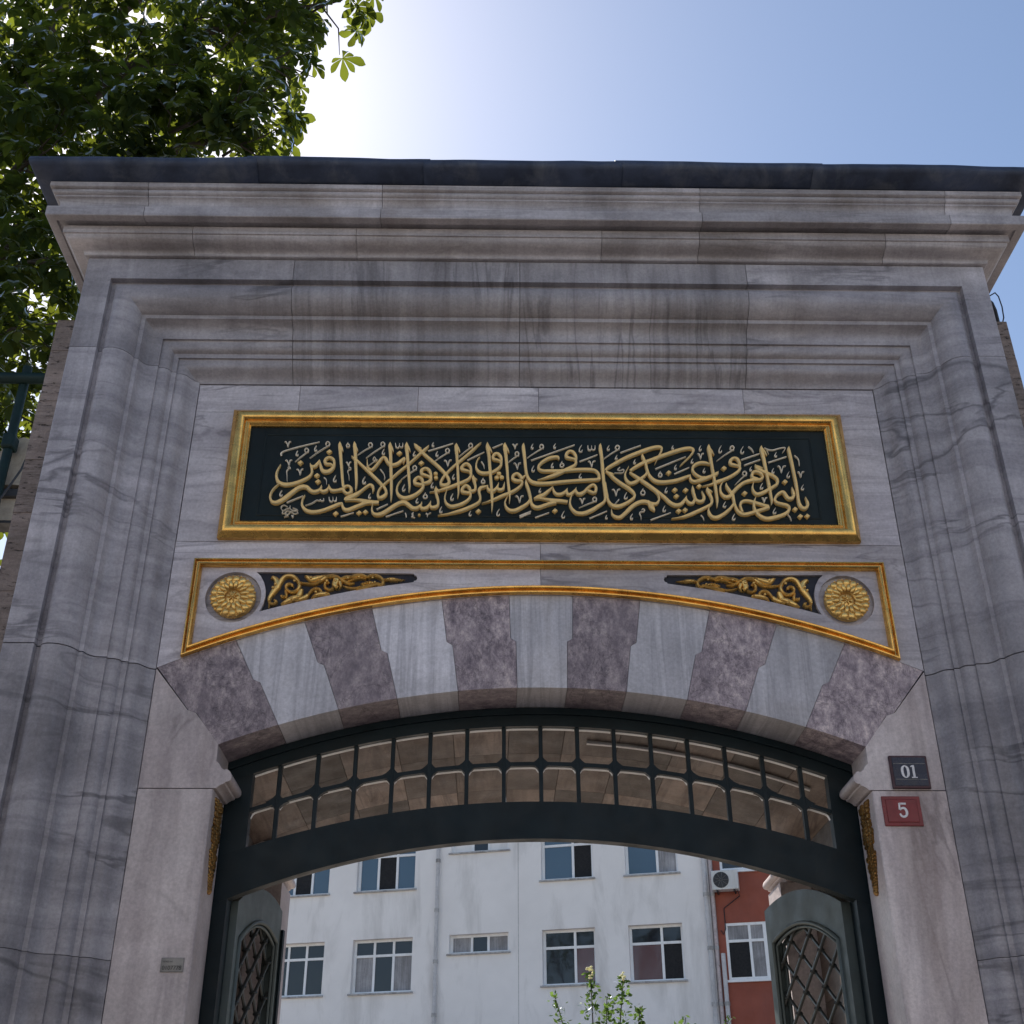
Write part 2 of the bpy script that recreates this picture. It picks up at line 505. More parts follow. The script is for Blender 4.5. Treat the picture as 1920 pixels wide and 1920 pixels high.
MT['maroon2'] = paint('dull_maroon_rim', (0.06, 0.022, 0.03), 0.5)
MT['enamelw'] = paint('white_enamel', (0.75, 0.74, 0.76), 0.4)
MT['tin'] = paint('grey_tin', (0.20, 0.195, 0.19), 0.5, 0.4)
MT['ink'] = paint('black_ink', (0.02, 0.02, 0.02), 0.6)
MT['paving'] = stone('grey_street_paving', (0.11, 0.105, 0.098), (0.17, 0.16, 0.15), (0.08, 0.075, 0.07), (1, 1, 1), 0.4, 2.0, (0.12, 0.11, 0.10), 0.5, (1, 1, 1), 0.5, 0.75)
MT['court'] = stone('warm_courtyard_paving', (0.30, 0.26, 0.21), (0.40, 0.35, 0.28), (0.22, 0.19, 0.16), (1, 1, 1), 0.4, 2.0, (0.2, 0.17, 0.13), 0.4, (1, 1, 1), 0.5, 0.75)

# ================================================================== setting
def sheet(name, x0, x1, y0, y1, z, m):
    o = mk(name, [(x0, y0, z), (x1, y0, z), (x1, y1, z), (x0, y1, z)], [(0, 1, 2, 3)], m)
    o['kind'] = 'structure'
    return o
sheet('ground', -600, 600, -600, 600, 0.0, MT['paving'])
sheet('street_pavement', -40, 40, -14, 0.3, 0.004, MT['paving'])
sf = MB().box(-34, 34, -24, -15.0, 0, 8.5).build('street_front', paint('cream_street_render', (0.50, 0.475, 0.44), 0.85, var=0.1, scale=1.5))
sf['kind'] = 'structure'
for k in range(20):
    for z in (1.2, 4.2):
        MB().box(-33 + k * 3.4, -31.6 + k * 3.4, -15.03, -14.97, z, z + 1.5).build('window', MT['glass'], sf)
sheet('courtyard', -40, 40, 0.3, 29, 0.008, MT['court'])

# ================================================================== the marble gate
gate = thing('marble_gate', 'grey marble gateway with stepped moulded frame, striped arch and heavy cornice', 'gate')
BX, BZ, XW, Y0 = 2.037, 5.92, 2.72, -0.345
ICZ, IR = -0.534, 4.52          # intrados circle
ECZ, ER = -0.435, 4.957         # extrados circle

# stepped frame profile: w outwards from the field, y depth
def curve(p0, p1, bulge, n=6):
    out = []
    for i in range(1, n):
        t = i / n
        x = p0[0] + (p1[0] - p0[0]) * t
        y = p0[1] + (p1[1] - p0[1]) * t + bulge * math.sin(math.pi * t)
        out.append((x, y))
    return out
FR = [(0, 0.004), (0, -0.006)]
FR += [(0.012, -0.009), (0.03, -0.02), (0.045, -0.038), (0.058, -0.06), (0.072, -0.078), (0.09, -0.087), (0.12, -0.089)]
FR += [(0.12, -0.104), (0.147, -0.107), (0.15, -0.113), (0.154, -0.126), (0.165, -0.139), (0.182, -0.147), (0.213, -0.15)]
FR += [(0.213, -0.166), (0.25, -0.168), (0.272, -0.173), (0.29, -0.186), (0.304, -0.207), (0.313, -0.236), (0.335, -0.241), (0.336, -0.25)]
FR += [(0.345, -0.272), (0.36, -0.297), (0.38, -0.318), (0.405, -0.333), (0.435, -0.342), (0.46, -0.343), (0.482, -0.336), (0.498, -0.322), (0.507, -0.301)]
FR += [(0.526, -0.299), (0.526, -0.345), (0.68, -0.345), (0.683, -0.342), (0.683, 0.282), (0.0, 0.282)]
G = 0.0016                      # half joint

def frame_side(sx, z0, z1, m):
    mb = MB()
    mb.rings([[(sx * (BX + w), y, z) for w, y in FR] for z in (z0 + G + 0.0015 * (3 < z0 < 5), z1 - G - 0.0015 * (3 < z1 < 5))])
    return mb.build('frame_block', m, gate, 38)
def frame_corner(sx, z0, x1, m):
    mb = MB()
    mb.rings([[(sx * (BX + w), y, z0 + G) for w, y in FR], [(sx * (BX + w), y, BZ + w) for w, y in FR], [(x1 + sx * G, y, BZ + w) for w, y in FR]])
    return mb.build('frame_block', m, gate, 38)
def frame_top(x0, x1, m):
    mb = MB()
    mb.rings([[(x, y, BZ + w) for w, y in FR] for x in (x0 + G, x1 - G)])
    return mb.build('frame_block', m, gate, 38)
for sx, js in ((-1, (0.0, 1.15, 2.616, 4.075, 5.932)), (1, (0.0, 1.2, 2.62, 4.06, 5.92))):
    for a, b in zip(js, js[1:]):
        frame_side(sx, a, b, MT['frame'])
frame_corner(-1, 5.932, -1.477, MT['frame'])
frame_corner(1, 5.92, 1.261, MT['frame'])
frame_top(-1.477, -0.113, MT['lintel'])
frame_top(-0.113, 1.261, MT['lintel'])

# cornice in two courses
BED = [(-0.3, 6.606), (0.02, 6.606), (0.024, 6.61), (0.024, 6.622), (0.027, 6.629), (0.036, 6.636), (0.055, 6.641), (0.082, 6.646), (0.104, 6.655), (0.118, 6.668), (0.124, 6.684),
       (0.134, 6.686), (0.134, 6.738), (-0.3, 6.738)]
UPC = [(-0.3, 6.742), (0.10, 6.742), (0.105, 6.755), (0.165, 6.755), (0.17, 6.742), (0.218, 6.742), (0.222, 6.746), (0.222, 6.812), (0.218, 6.816), (0.174, 6.836), (0.170, 6.842),
       (0.172, 6.88), (0.178, 6.898), (0.188, 6.91), (0.196, 6.914), (0.197, 6.925), (0.206, 6.928), (0.214, 6.936), (0.217, 6.947), (0.213, 6.957), (0.206, 6.961),
       (0.226, 6.963), (0.231, 6.968), (0.231, 7.0), (-0.3, 7.0)]
YB = 2.32
def cornice(prof, joints, m):
    xs = [None] + joints + [None]
    for i in range(len(xs) - 1):
        rr = []
        a, b = xs[i], xs[i + 1]
        if a is None:
            rr.append([(-(XW + q), YB, z) for q, z in prof])
            rr.append([(-(XW + q), Y0 - q, z) for q, z in prof])
        else:
            rr.append([(a + G, Y0 - q, z) for q, z in prof])
        if b is None:
            rr.append([(XW + q, Y0 - q, z) for q, z in prof])
            rr.append([(XW + q, YB, z) for q, z in prof])
        else:
            rr.append([(b - G, Y0 - q, z) for q, z in prof])
        MB().rings(rr).build('cornice_block', m, gate, 40)
cornice(BED, [-2.08, -1.1, 0.38, 0.97, 2.1], MT['cornice'])
cornice(UPC, [-2.36, -0.95, 0.98, 2.48], MT['cornice'])

# lead covering: overlapping sheets with a rolled, uneven lip
LEAD = [(0.19, 7.004), (0.235, 7.008), (0.318, 7.05), (0.336, 7.063), (0.341, 7.083), (0.336, 7.105), (0.318, 7.122), (0.2, 7.165), (-0.6, 7.42), (-1.3, 7.6)]
def lead_sheet(x0, x1, lift, ends):
    n = max(6, int((x1 - x0) / 0.06))
    rr = []
    def wob(x, k):
        return 0.010 * noise.noise((x * 1.1 + k, 3.1, 0)) + 0.005 * noise.noise((x * 5.0, k, 7.7)) - (0.03 * max(0, abs(x) - 2.4) ** 1.5)
    def ring(x, cx, cy):
        out = []
        for j, (q, z) in enumerate(LEAD):
            k = max(0.0, min(1.0, (q - 0.18) / 0.14))
            px = x if cx == 0 else cx * (XW + q)
            out.append((px, (Y0 - q + (0.006 * noise.noise((x * 3, j * 0.1, 1.0)) * k)) if cy is None else cy, z + lift + k * wob(x, 0.0)))
        return out
    if ends == -1:
        rr += [ring(-3.05, -1, 2.4), ring(-3.04, -1, None)]
        xs = [x0 + (x1 - x0) * (i + 1) / n for i in range(n)]
    else:
        xs = [x0 + (x1 - x0) * i / n for i in range(n + 1)]
    if ends == 1:
        xs = xs[:-1]
    rr += [ring(x, 0, None) for x in xs]
    if ends == 1:
        rr += [ring(3.04, 1, None), ring(3.05, 1, 2.4)]
    mb = MB()
    mb.rings(rr, False, False)
    o = mb.build('lead_sheet', MT['lead'], gate, 60)
    sm = o.modifiers.new('thick', 'SOLIDIFY')
    sm.thickness = 0.006
    sm.offset = 0
lead_sheet(-2.95, -1.7, 0.000, -1)
lead_sheet(-1.76, -0.66, 0.008, 0)
lead_sheet(-0.70, 0.50, 0.002, 0)
lead_sheet(0.46, 1.72, 0.009, 0)
lead_sheet(1.66, 2.95, 0.003, 1)

# inner field slabs
def slab(loops, m, y0=0.0, y1=0.28, name='field_slab'):
    return MB().prism(loops, y0, y1).build(name, m, gate)
def rect(x0, x1, z0, z1, g=0.0012):
    return [(x0 + g, z0 + g), (x1 - g, z0 + g), (x1 - g, z1 - g), (x0 + g, z1 - g)]
xs = [-2.034, -1.43, -0.72, 0.004, 1.24, 2.034]
for a, b in zip(xs, xs[1:]):
    slab([rect(a, b, 5.72, 5.915)], MT['field'])
slab([rect(-2.034, 0.0, 4.845, 5.72)], MT['field'])
slab([rect(0.0, 2.034, 4.845, 5.72)], MT['field'])

ORNB = [(a / 1000, b / 1000) for a, b in [tuple(float(v) for v in t.split(',')) for t in '-1568,4657 -1306,4655 -1012,4654 -701,4652 -698,4642 -686,4638 -680,4623 -686,4609 -698,4606 -700,4598 -910,4567 -1006,4550 -1149,4517 -1292,4483 -1409,4451 -1530,4415 -1511,4458 -1504,4506 -1507,4549 -1520,4593 -1541,4631'.split()]]
RX, RZ, RR = 1.678, 4.502, 0.152
for sx in (-1, 1):
    out = []
    N = 40
    xa = [i * 2.034 / N for i in range(N + 1)]
    out = [(sx * max(x, 0.0012), arc_z(x, ECZ, ER) + 0.0015) for x in xa] + [(sx * 2.034, 4.843), (sx * 0.0012, 4.843)]
    hole = [(sx * RX + RR * math.cos(2 * math.pi * k / 48), RZ + RR * math.sin(2 * math.pi * k / 48)) for k in range(48)]
    hole2 = [(sx * -x if sx > 0 else x, z) for x, z in ORNB]
    MB().prism([out, hole, hole2], 0.0, 0.03).build('spandrel_slab', MT['field'], gate)
    MB().prism([out], 0.034, 0.28).build('spandrel_backing', MT['field'], gate)

# arch ring of joggled voussoirs
OX = [0.174, 0.542, 0.919, 1.277, 1.633, 2.03]
IX = [0.132, 0.443, 0.760, 1.062, 1.366, 1.667]
def joint(k, sgn):
    T = Vector((OX[k], arc_z(OX[k], ECZ, ER)))
    B = Vector((IX[k], arc_z(IX[k], ICZ, IR)))
    a = T.lerp(B, 0.47) + Vector((0.013, 0.0))
    b = T.lerp(B, 0.505) + Vector((-0.015, 0.0))
    if k == 5:
        a = T.lerp(B, 0.56) + Vector((0.012, 0))
        b = T.lerp(B, 0.60) + Vector((-0.02, 0))
    return [(sgn * p.x, p.y) for p in (T, a, b, B)]
JT = [joint(k, -1) for k in (5, 4, 3, 2, 1, 0)] + [joint(k, 1) for k in range(6)]
for i in range(11):
    L, Rr = JT[i], JT[i + 1]
    g = 0.0012
    L = [(x + g, z) for x, z in L]
    Rr = [(x - g, z) for x, z in Rr]
    poly = list(L)
    for k in range(1, 6):
        x = L[3][0] + (Rr[3][0] - L[3][0]) * k / 6
        poly.append((x, arc_z(x, ICZ, IR)))
    poly += Rr[::-1]
    for k in range(1, 6):
        x = Rr[0][0] + (L[0][0] - Rr[0][0]) * k / 6
        poly.append((x, arc_z(x, ECZ, ER)))
    MB().prism([poly], 0.002 + 0.0015 * (i % 2), 0.43).build('voussoir', MT['vdark'] if i % 2 == 0 else MT['vlight'], gate)

# springers with impost moulding, and the jambs below
IMP = [(1.662, 3.668), (1.660, 3.578), (1.650, 3.572), (1.640, 3.560), (1.632, 3.545), (1.620, 3.537), (1.612, 3.534), (1.606, 3.538), (1.594, 3.534), (1.582, 3.522), (1.575, 3.506), (1.574, 3.492),
       (1.580, 3.480), (1.592, 3.474), (1.604, 3.472), (1.608, 3.464), (1.622, 3.459), (1.636, 3.450), (1.645, 3.4405)]
def springer(sx, y0, y1, name='springer', m=None):
    T, a, b, B = joint(5, 1)
    poly = [(2.034, 3.4405), (2.034, 4.072), (T[0] + 0.003, T[1] - 0.006), (a[0] + 0.0025, a[1]), (b[0] + 0.0025, b[1])] + IMP
    return MB().prism([[(sx * x, z) for x, z in poly]], y0, y1).build(name, m or MT['jamb'], gate, 40)
for sx in (-1, 1):
    springer(sx, 0.0, 0.284)
    pl = [(2.034, 0.0), (1.668, 0.0), (1.662, 0.003), (1.659, 0.009), (1.659, 0.284), (2.034, 0.284)]
    for a, b in ((0.0, 1.3), (1.3, 3.437)):
        MB().rings([[(sx * x, y, z) for x, y in pl] for z in (a + G, b - G)]).build('jamb_stone', MT['jamb'], gate)

# passage behind the doors: walls, vault slabs, rear arch
VR = IR + 0.05
for sx in (-1, 1):
    for zi, (a, b) in enumerate(((0.0, 0.9), (0.9, 1.8), (1.8, 2.7), (2.7, 3.68))):
        for ya, yb in ((0.44, 1.2), (1.2, 1.96)):
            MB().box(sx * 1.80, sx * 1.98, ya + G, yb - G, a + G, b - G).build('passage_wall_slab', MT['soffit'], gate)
    MB().box(sx * 1.985, sx * 2.70, 0.29, 2.28, 0, 6.6).build('core_masonry', MT['plain'], gate)
    # rear pilaster and impost, standing in the sun
    for a, b in ((0.0, 1.3), (1.3, 3.437)):
        MB().box(sx * 1.602, sx * 2.45, 1.97, 2.34, a + G, b - G).build('rear_jamb_stone', MT['jamb'], gate)
    poly = [(2.45, 3.4405), (2.45, 3.72), (1.90, 3.72), (1.668, 3.672)] + IMP
    MB().prism([[(sx * x, z) for x, z in poly]], 1.955, 2.36).build('rear_springer', MT['jamb'], gate, 40)
nv = 11
ve = [-1.80 + 3.60 * i / nv for i in range(nv + 1)]
for i in range(nv):
    for (ya, yb) in ((0.434, 1.22), (1.22, 1.95), (1.95, 2.34)):
        x0, x1 = ve[i] + G, ve[i + 1] - G
        rr_ = VR
        pts = [(x0 + (x1 - x0) * k / 4) for k in range(5)]
        poly = [(x, arc_z(x, ICZ, rr_)) for x in pts] + [(x, arc_z(x, ICZ, IR + 0.25)) for x in pts[::-1]]
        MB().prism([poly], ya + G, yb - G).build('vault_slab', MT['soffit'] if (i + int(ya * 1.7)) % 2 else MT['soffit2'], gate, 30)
top = [(x, arc_z(x, ICZ, IR + 0.255)) for x in [-1.98 + 3.96 * k / 24 for k in range(25)]] + [(1.98, 6.6), (-1.98, 6.6)]
MB().prism([top], 0.436, 2.33).build('core_masonry', MT['plain'], gate)
MB().box(-1.98, 1.98, 0.286, 0.43, 4.6, 6.6).build('core_masonry', MT['mortar'], gate)

# travertine flank piers, coursed
for sx in (-1, 1):
    z = 0.0
    k = 0
    tops = [0.42, 0.36, 0.5, 0.38, 0.44, 0.36, 0.52, 0.4, 0.36, 0.46, 0.38, 0.5, 0.36, 0.42, 0.38, 0.34]
    zt_ = 6.48 if sx < 0 else 6.54
    while z < zt_ - 0.02:
        h = min(tops[k % len(tops)], zt_ - z)
        if zt_ - z - h < 0.12:
            h = zt_ - z
        MB().cbox(sx * 2.726, sx * (3.02 + 0.003 * random.uniform(-1, 1)), 0.1, 2.3, z + 0.001, z + h - 0.001, 0.0025).build('travertine_block', MT['trav'], gate)
        z += h
        k += 1

# ---------------------------------------------------------------- gilded spandrel moulding
def sweep_closed(path, prof, name, m, parent, smooth=35):
    n = len(path)
    P = [Vector(p) for p in path]
    rings = []
    for i in range(n):
        e0 = (P[i] - P[i - 1]).normalized()
        e1 = (P[(i + 1) % n] - P[i]).normalized()
        n0 = Vector((-e0.y, e0.x))
        n1 = Vector((-e1.y, e1.x))
        mt = (n0 + n1) / (1 + n0.dot(n1))
        rings.append([(P[i].x + mt.x * d, y, P[i].y + mt.y * d) for d, y in prof])
    return MB().rings(rings, True, False, True).build(name, m, parent, smooth)
sx0, sx1 = -1.912, 1.912
arcp = [(x, arc_z(x, ECZ, ER) + 0.004) for x in [sx0 + (sx1 - sx0) * k / 60 for k in range(61)]]
path = arcp + [(sx1, 4.727), (sx0, 4.727)]
GP = [(0, 0.004), (0, -0.026), (0.003, -0.032), (0.008, -0.033), (0.012, -0.027), (0.015, -0.015), (0.021, -0.014), (0.024, -0.028), (0.029, -0.037), (0.036, -0.039), (0.042, -0.032), (0.046, -0.018), (0.046, 0.004)]
sweep_closed(path, GP, 'gilded_moulding', MT['gold'], gate)

# rosettes
def rosette(cx, cz):
    mb = MB()
    n = 64
    prof = [(0.0, -0.008), (0.03, -0.008), (0.046, -0.004), (0.056, -0.014), (0.072, -0.024), (0.086, -0.026), (0.094, -0.018), (0.108, -0.017), (0.119, -0.010), (0.121, 0.02)]
    mb.rings([[(cx + r * math.cos(2 * math.pi * k / n), y, cz + r * math.sin(2 * math.pi * k / n)) for r, y in prof] for k in range(n)], False, False, True)
    o = mb.build('rosette', MT['goldrel'], gate, 50)
    for ring_n, r0, sr, st, yy, sy, off in ((17, 0.101, 0.023, 0.0195, -0.018, 0.012, 0.0), (16, 0.067, 0.026, 0.0122, -0.026, 0.011, 0.5)):
        pm = MB()
        for k in range(ring_n):
            a = 2 * math.pi * (k + off) / ring_n
            q = Matrix.Rotation(-a, 3, 'Y')
            pm.ball((cx + r0 * math.cos(a), yy, cz + r0 * math.sin(a)), (sr, sy, st), 10, 6, q)
        pm.build('petal_ring', MT['goldrel'], o, 60)
    sm = MB()
    for k in range(8):
        a = 2 * math.pi * k / 8 + 0.2
        q = Matrix.Rotation(-a, 3, 'Y')
        sm.ball((cx + 0.016 * math.cos(a), -0.012, cz + 0.016 * math.sin(a)), (0.017, 0.011, 0.0045), 8, 5, q)
    sm.ball((cx, -0.014, cz), (0.009, 0.013, 0.009))
    for k in range(17):
        a = 2 * math.pi * (k + 0.5) / 17
        sm.ball((cx + 0.121 * math.cos(a), -0.012, cz + 0.121 * math.sin(a)), 0.0055, 6, 4)
    sm.build('rosette_boss', MT['goldrel'], o, 60)
rosette(-RX, RZ)
rosette(RX, RZ)

# carved scrolls on a dark ground
ORN = parse('-1482,4440,4 -1478,4467,14 -1483,4493,21 -1473,4520,29 -1459,4547,38 -1445,4577,42 -1452,4607,35 -1473,4623,24 -1484,4613,6|-1448,4558,34 -1432,4596,30 -1415,4624,29 -1387,4635,26 -1357,4627,26 -1335,4602,25 -1325,4575,23 -1335,4545,23 -1363,4534,21 -1391,4548,19 -1396,4572,18 -1382,4583,18 -1364,4578,17 -1365,4564,13|-1480,4477,15 -1468,4464,18 -1451,4464,16 -1444,4477,19 -1454,4485,13|-1414,4456,15 -1387,4475,32 -1355,4494,39 -1327,4505,34 -1315,4535,32 -1302,4551,8|-1339,4485,20 -1311,4493,25 -1283,4508,30 -1275,4524,13|-1274,4516,15 -1257,4542,21 -1239,4555,21 -1214,4552,19 -1202,4533,18 -1216,4521,21 -1228,4530,11|-1253,4492,10 -1231,4514,26 -1198,4523,30 -1168,4523,25 -1152,4516,6|-1393,4494,10 -1390,4515,17 -1397,4540,15|-1422,4521,7 -1413,4507,23 -1397,4510,15|-1327,4594,15 -1300,4589,16 -1265,4584,16 -1232,4589,19 -1204,4609,26 -1181,4628,26 -1152,4634,24 -1123,4628,26 -1102,4615,21 -1077,4599,19 -1052,4588,16 -1024,4593,7|-1301,4636,8 -1283,4625,26 -1258,4613,41 -1234,4619,40 -1210,4625,30 -1181,4631,23|-1124,4615,41 -1131,4579,36 -1110,4558,20|-1106,4601,30 -1099,4574,20 -1112,4551,5|-1137,4560,19 -1161,4550,18 -1184,4565,18 -1185,4587,18 -1172,4598,16 -1162,4584,13|-1102,4615,15 -1074,4626,26 -1044,4629,21 -1016,4636,26 -986,4639,21 -957,4629,19 -928,4638,23 -898,4634,23 -873,4617,21 -867,4594,19 -881,4581,21 -900,4586,21 -920,4581,21 -939,4575,21 -968,4568,26 -1001,4555,16 -1015,4544,4|-1067,4599,10 -1029,4614,16 -995,4621,14 -961,4618,11|-873,4611,15 -843,4616,20 -814,4616,26 -785,4613,15 -748,4616,2|-1085,4574,9 -1055,4563,15 -1021,4560,16 -987,4569,15|-991,4588,7 -974,4586,19 -945,4595,20 -924,4591,13')
for sx in (-1, 1):
    loop = [(sx * -x if sx > 0 else x, z) for x, z in ORNB]
    o = MB().prism([loop], 0.018, 0.0335).build('scroll_ground', MT['black'], gate)
    for i, s in enumerate(ORN):
        mb = MB()
        ribbon(mb, [((-x if sx > 0 else x), z, w) for x, z, w in s], 0.019, -0.008 - 0.002 * (i % 4), True, slope=0.003)
        mb.build('gilded_scroll', MT['goldrel'], o, 60)
    kb = MB()
    for (a, b, r) in ((-1454, 4577, 9), (-1466, 4557, 8), (-1352, 4598, 8), (-1263, 4617, 10), (-1175, 4599, 8), (-1128, 4600, 9), (-1323, 4500, 10), (-1358, 4489, 8), (-1350, 4480, 6), (-1480, 4480, 7), (-1060, 4617, 8),
                      (-1000, 4624, 6), (-925, 4620, 6), (-938, 4586, 6), (-925, 4588, 6), (-912, 4592, 6), (-1230, 4530, 8), (-840, 4612, 6), (-815, 4610, 6)):
        kb.ball((sx * -a / 1000 if sx > 0 else a / 1000, -0.012, b / 1000), r / 1000, 8, 5)
    kb.build('scroll_knobs', MT['goldrel'], o, 60)

# gilded carving on the jamb reveals
for sx in (-1, 1):
    mb = MB()
    rnd = random.Random(3)
    for k in range(30):
        t = k / 29
        z = 3.405 - 0.44 * t
        hw = 0.075 * (1 - 0.25 * abs(math.sin(t * 9))) if t < 0.45 else (0.035 if t < 0.58 else 0.06 * (1 - t) / 0.42 + 0.006)
        for s in range(5):
            u = (s - 2) / 2
            mb.ball((sx * (1.658 - 0.004 * rnd.random()), 0.16 + u * hw, z + rnd.uniform(-0.008, 0.008)), (0.010 + 0.006 * (1 - abs(u)), 0.022, 0.013), 7, 5)
    mb.build('gilded_jamb_carving', MT['golddk'], gate, 60)

# ================================================================== inscription panel
panel = thing('inscription_panel', 'dark panel of golden calligraphy in a wide gilded frame above the arch', 'inscription', (0, 0, 4.853))
def rel(o):
    o.matrix_parent_inverse = Matrix.Translation((0, 0, -4.853))
    return o
PX, PZ0, PZ1 = 1.803, 4.853, 5.717
PF = [(0, 0.002), (0, -0.030), (0.006, -0.036), (0.014, -0.044), (0.024, -0.056), (0.036, -0.064), (0.050, -0.067), (0.064, -0.062), (0.073, -0.052), (0.078, -0.040), (0.080, -0.034), (0.088, -0.034), (0.090, -0.040), (0.096, -0.043), (0.102, -0.039), (0.106, -0.030), (0.112, -0.026), (0.112, -0.006)]
sw = sweep_closed([(-PX, PZ0), (PX, PZ0), (PX, PZ1), (-PX, PZ1)], PF, 'gilded_frame', MT['gold'], panel)
rel(sw)
brd = MB().box(-PX + 0.1, PX - 0.1, -0.012, -0.002, PZ0 + 0.1, PZ1 - 0.1)
rel(brd.build('board', MT['board'], panel))
ix, iz0, iz1 = 1.605, 5.005, 5.560
rel(sweep_closed([(-ix, iz0), (ix, iz0), (ix, iz1), (-ix, iz1)], [(0, -0.0115), (0.0, -0.014), (0.004, -0.0165), (0.008, -0.0165), (0.012, -0.0145), (0.012, -0.0115)], 'border_line', MT['board'], panel))
